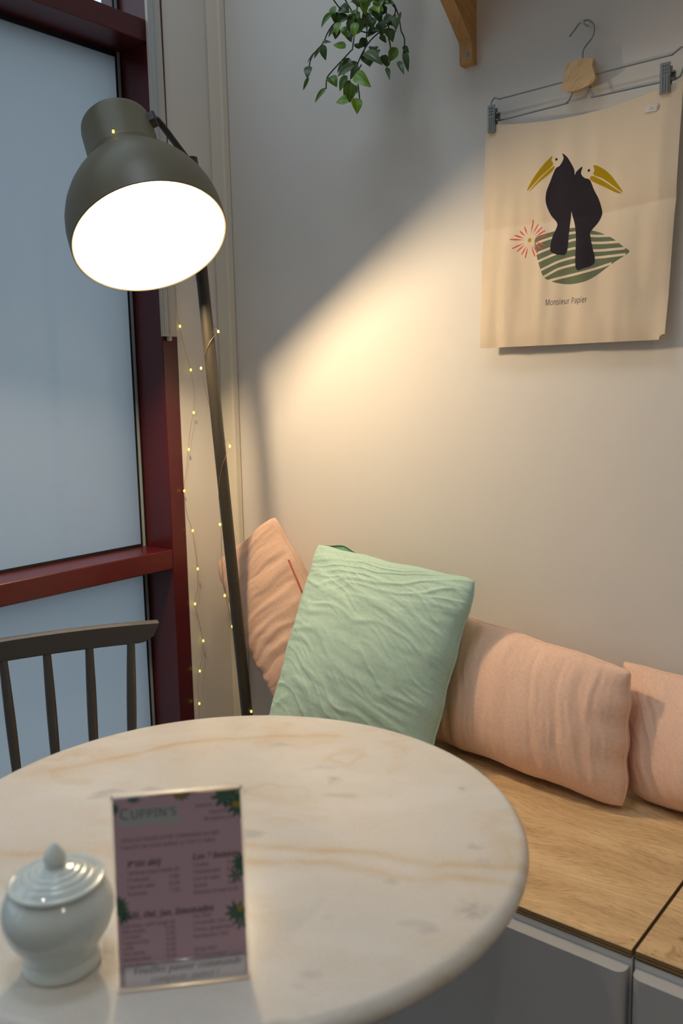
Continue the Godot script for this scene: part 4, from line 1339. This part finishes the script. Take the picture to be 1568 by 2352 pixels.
# ------------------------------------------------------------------ menu stand
func menu_stand() -> void:
	var fl := Vector3(-0.5842, 0.740, -0.4034)
	var x := Vector3(0.6748, 0, -0.7380)
	var back := Vector3(-0.7380, 0, -0.6748)
	var tilt := deg_to_rad(9.0)
	var up := Vector3.UP * cos(tilt) + back * sin(tilt)
	var n := -x.cross(up)
	if n.dot(back) > 0: n = -n
	var w := 0.1112
	var B := Transform3D(Basis(x, up, x.cross(up)), fl)          # x along the foot, y up the leaning plate, z towards the reader or away
	var zs := signf(x.cross(up).dot(-back))                       # +1 when z points to the reader
	var t := thing("acrylic_menu_stand", "clear acrylic leaning stand holding the pink menu on the marble table", "sign holder", fl + x * w / 2)
	var Z := func(v: float) -> float: return v * zs
	var pl := begin()
	box(pl, Vector3(0, 0.001, minf(Z.call(-0.0080), Z.call(-0.0058))), Vector3(w, 0.1652, maxf(Z.call(-0.0080), Z.call(-0.0058))), 0.0, B)
	part("back_plate", pl, M.acrylic, t)
	var lp := begin()
	box(lp, Vector3(0, 0.001, minf(Z.call(0.0), Z.call(-0.002))), Vector3(w, 0.0215, maxf(Z.call(0.0), Z.call(-0.002))), 0.0, B)
	part("front_lip", lp, M.acrylic, t)
	var ed := begin()
	for q in [[0.1652, -0.0055, 0.0024], [0.0222, -0.0010, 0.0014], [0.0018, -0.0002, 0.0017]]:
		var zz: float = Z.call(q[1])
		tube(ed, [B * Vector3(0, q[0], zz), B * Vector3(w, q[0], zz)], q[2], 14)
	for xx in [0.0, w]: tube(ed, [B * Vector3(xx, 0.002, Z.call(-0.0062)), B * Vector3(xx, 0.1655, Z.call(-0.0062))], 0.0011, 8)
	part("polished_edge", ed, M.acrylic_edge, t)

	# the menu card
	var K := 2
	var W := 744 * K; var H := 1120 * K
	var im := Image.create_empty(W, H, false, Image.FORMAT_RGB8)
	var rose := Color(0.695, 0.590, 0.640)
	im.fill(rose)
	var ink := Color(0.22, 0.16, 0.19); var black := Color(0.06, 0.03, 0.05)
	var leafc := Color(0.22, 0.36, 0.29); var pale := Color(0.62, 0.64, 0.65)
	var spray := func(cx: float, cy: float, R: float, k0: float, k1: float, cnt: int) -> void:
		for q in cnt:
			var a: float = lerpf(k0, k1, float(q) / (cnt - 1))
			var d := Vector2(cos(a), sin(a))
			var c := Vector2(cx, cy)
			var nn := d.orthogonal()
			fill(im, PackedVector2Array([c * K, (c + d * R * 0.35 + nn * R * 0.13) * K, (c + d * R * 0.62 + nn * R * 0.06) * K, (c + d * R * 0.72) * K, (c + d * R * 0.62 - nn * R * 0.06) * K, (c + d * R * 0.35 - nn * R * 0.13) * K]), leafc)
	spray.call(120.0, -12.0, 70.0, 0.1, 3.0, 7)
	spray.call(0.0, 60.0, 60.0, -1.3, 1.2, 5)
	spray.call(650.0, 30.0, 120.0, 0.0, 6.0, 9)
	spray.call(744.0, 90.0, 130.0, 1.6, 4.7, 7)
	fill(im, poly([[700, 70], [740, 80], [735, 110], [695, 105]], K), Color(0.60, 0.50, 0.14))
	spray.call(400.0, -10.0, 80.0, 0.4, 2.7, 5)
	fill(im, poly([[350, 0], [430, 0], [420, 22], [360, 24]], K), Color(0.45, 0.43, 0.20))
	im.fill_rect(Rect2i(28 * K, 62 * K, 352 * K, 108 * K), pale)
	letters(im, "C", Vector2(40, 128) * K, 92 * K, Color(0.30, 0.31, 0.33), "Droid Sans")
	letters(im, "UPPIN'S", Vector2(104, 126) * K, 72 * K, Color(0.30, 0.31, 0.33), "Droid Sans", false, 1.02)
	for q in [["GENÈVE · SUISSE", 92], ["cuppins.ch", 132], ["@cuppins_ch", 172]]: letters(im, q[0], Vector2(690, q[1]) * K, 29 * K, ink, "Droid Sans", false, 1.0, 0.0, true)
	letters(im, "VEUILLEZ PASSER VOTRE COMMANDE AU BAR", Vector2(38, 262) * K, 30 * K, ink, "Droid Sans", false, 0.93)
	letters(im, "ENSUITE ON VOUS AMÈNE LE TOUT À TABLE", Vector2(38, 304) * K, 30 * K, ink, "Droid Sans", false, 0.93)
	letters(im, "P'tit déj", Vector2(66, 412) * K, 50 * K, black, "Droid Serif", true, 1.0, 0.2)
	letters(im, "Les 7 bonnes", Vector2(446, 404) * K, 50 * K, black, "Droid Serif", true, 0.86, 0.2)
	var y := 458
	for q in [["Tartines beurrées", "4.50"], ["Croissant", "2.80"], ["Carrot cake", "6.50"], ["Granola", "7.50"]]:
		letters(im, q[0], Vector2(66, y) * K, 31 * K, ink)
		letters(im, q[1], Vector2(366, y) * K, 31 * K, ink, "Droid Sans", false, 1.0, 0.0, true)
		y += 41
	y = 446
	for q in [["Cookie", "3.50"], ["Cheesecake", "6.50"], ["Carrot cake", "5.50"], ["Scone", "4.00"], ["Banana bread", "4.50"]]:
		letters(im, q[0], Vector2(448, y) * K, 31 * K, ink)
		letters(im, q[1], Vector2(706, y) * K, 31 * K, ink, "Droid Sans", false, 1.0, 0.0, true)
		y += 41
	spray.call(744.0, 450.0, 100.0, 1.8, 4.4, 6)
	spray.call(700.0, 520.0, 70.0, 0.0, 6.0, 7)
	spray.call(0.0, 640.0, 100.0, -1.3, 1.3, 6)
	spray.call(20.0, 690.0, 90.0, -1.4, 1.5, 6)
	letters(im, "Café, thé, jus, limonades", Vector2(28, 720) * K, 54 * K, black, "Droid Serif", true, 0.80, 0.2)
	spray.call(690.0, 740.0, 100.0, 0.0, 6.0, 9)
	spray.call(720.0, 800.0, 80.0, 0.0, 6.0, 7)
	fill(im, poly([[700, 700], [736, 705], [734, 740], [702, 738]], K), Color(0.58, 0.48, 0.16))
	y = 770
	for q in [["Espresso, café long", "3.40"], ["Macchiato", "3.60"], ["Cortado", "3.80"], ["Cappuccino", "4.40"], ["Latte", "4.60"], ["Flat white", "4.80"], ["Mochaccino", "5.20"], ["Café viennois", "5.50"], ["Chocolat chaud", "4.90"], ["Thé, infusion maison", "4.50"], ["Chaï latte", "5.20"]]:
		letters(im, q[0], Vector2(24, y) * K, 30 * K, ink)
		letters(im, q[1], Vector2(330, y) * K, 30 * K, ink, "Droid Sans", false, 1.0, 0.0, true)
		y += 33
	y = 752
	for q in ["Eau 50cl", "Limonade 33cl", "Citron, gingembre", "Kombucha 33cl", "", "Sirop 40cl", "Thé froid 40cl", "", "Lait d'avoine + 0.50"]:
		letters(im, q, Vector2(436, y) * K, 30 * K, ink)
		y += 40
	im.resize(744, 1120, Image.INTERPOLATE_LANCZOS)
	var mp := mat("printed_card", Color.WHITE, 0.5)
	mp.albedo_texture = ImageTexture.create_from_image(im)
	var mc := thing("menu_card", "mauve pink printed cafe menu with green leaf motifs, in the acrylic stand", "menu", fl + x * w / 2 + up * 0.02)
	var za: float = Z.call(-0.0040)
	part("card", picture(B, 0.0012, 0.0028, w - 0.0012, 0.1640, za, zs * 0.0004), mp, mc)

	# the handwritten slip in the lip
	var nt := Image.create_empty(1600, 300, false, Image.FORMAT_RGB8)
	nt.fill(Color(0.84, 0.83, 0.86))
	letters(nt, "Veuillez passer commande au", Vector2(90, 130), 120, Color(0.08, 0.06, 0.10), "Droid Serif", true, 0.90, 0.35)
	letters(nt, "comptoir, merci !", Vector2(330, 262), 110, Color(0.24, 0.22, 0.26), "Droid Serif", false, 1.0, 0.35)
	nt.resize(800, 150, Image.INTERPOLATE_LANCZOS)
	var ns := mat("handwritten_slip", Color.WHITE, 0.7)
	ns.albedo_texture = ImageTexture.create_from_image(nt)
	var no := thing("note_slip", "white handwritten slip in the front lip of the menu stand", "note", fl + x * w / 2)
	part("slip", picture(B, 0.006, 0.0026, w - 0.003, 0.0212, Z.call(-0.0028), zs * 0.0003), ns, no)

# a thin card in the plane of B, its picture on the side of dz
func picture(B: Transform3D, x0: float, y0: float, x1: float, y1: float, z: float, dz: float) -> SurfaceTool:
	var st := begin()
	var n := B.basis.z * signf(dz)
	var a := B * Vector3(x0, y0, z + dz); var b := B * Vector3(x1, y0, z + dz); var c := B * Vector3(x1, y1, z + dz); var d := B * Vector3(x0, y1, z + dz)
	quad(st, a, b, c, d, n)
	var k := B.basis.z * dz
	quad(st, a - k, b - k, c - k, d - k, -n)
	quad(st, d, c, c - k, d - k, B.basis.y)
	quad(st, a, d, d - k, a - k, -B.basis.x)
	quad(st, b, c, c - k, b - k, B.basis.x)
	quad(st, a, b, b - k, a - k, -B.basis.y)
	return st

# ------------------------------------------------------------------ sugar bowl
func sugar_bowl() -> void:
	var at := Vector3(-0.6578, 0.740, -0.3975)
	var t := thing("sugar_bowl", "pale glazed porcelain sugar bowl with a knobbed lid on the marble table", "sugar bowl", at)
	var T := Transform3D(Basis(), at)
	var prof := smooth([Vector2(0.0, 0.003), Vector2(0.027, 0.003), Vector2(0.0285, 0.0), Vector2(0.0325, 0.0006), Vector2(0.0345, 0.004), Vector2(0.0338, 0.010), Vector2(0.0318, 0.0145), Vector2(0.0335, 0.0190), Vector2(0.0400, 0.0290), Vector2(0.0462, 0.0400), Vector2(0.0488, 0.0520), Vector2(0.0478, 0.0625), Vector2(0.0440, 0.0715), Vector2(0.0405, 0.0765), Vector2(0.0385, 0.0790), Vector2(0.0365, 0.0790), Vector2(0.0355, 0.0770), Vector2(0.0, 0.0765)], 4)
	part("bowl", make_lathe(prof, T, 96), M.porcelain, t)
	var lid := part("lid", make_lathe(smooth([Vector2(0.0, 0.0775), Vector2(0.038, 0.0792), Vector2(0.0408, 0.0800), Vector2(0.0418, 0.0815), Vector2(0.0410, 0.0832), Vector2(0.0388, 0.0836), Vector2(0.0372, 0.0828), Vector2(0.0350, 0.0845), Vector2(0.0322, 0.0866), Vector2(0.0300, 0.0872), Vector2(0.0285, 0.0888), Vector2(0.0255, 0.0900), Vector2(0.0236, 0.0902), Vector2(0.0222, 0.0916), Vector2(0.0190, 0.0925), Vector2(0.0172, 0.0925), Vector2(0.0160, 0.0936), Vector2(0.0130, 0.0942), Vector2(0.0095, 0.0948), Vector2(0.0, 0.0950)], 4), T, 96), M.porcelain, t)
	part("knob", make_lathe(smooth([Vector2(0.0, 0.0935), Vector2(0.0082, 0.0938), Vector2(0.0076, 0.0955), Vector2(0.0080, 0.0970), Vector2(0.0094, 0.0990), Vector2(0.0097, 0.1020), Vector2(0.0085, 0.1065), Vector2(0.0060, 0.1110), Vector2(0.0030, 0.1145), Vector2(0.0012, 0.1160), Vector2(0.0, 0.1163)], 4), T, 48), M.porcelain, lid)
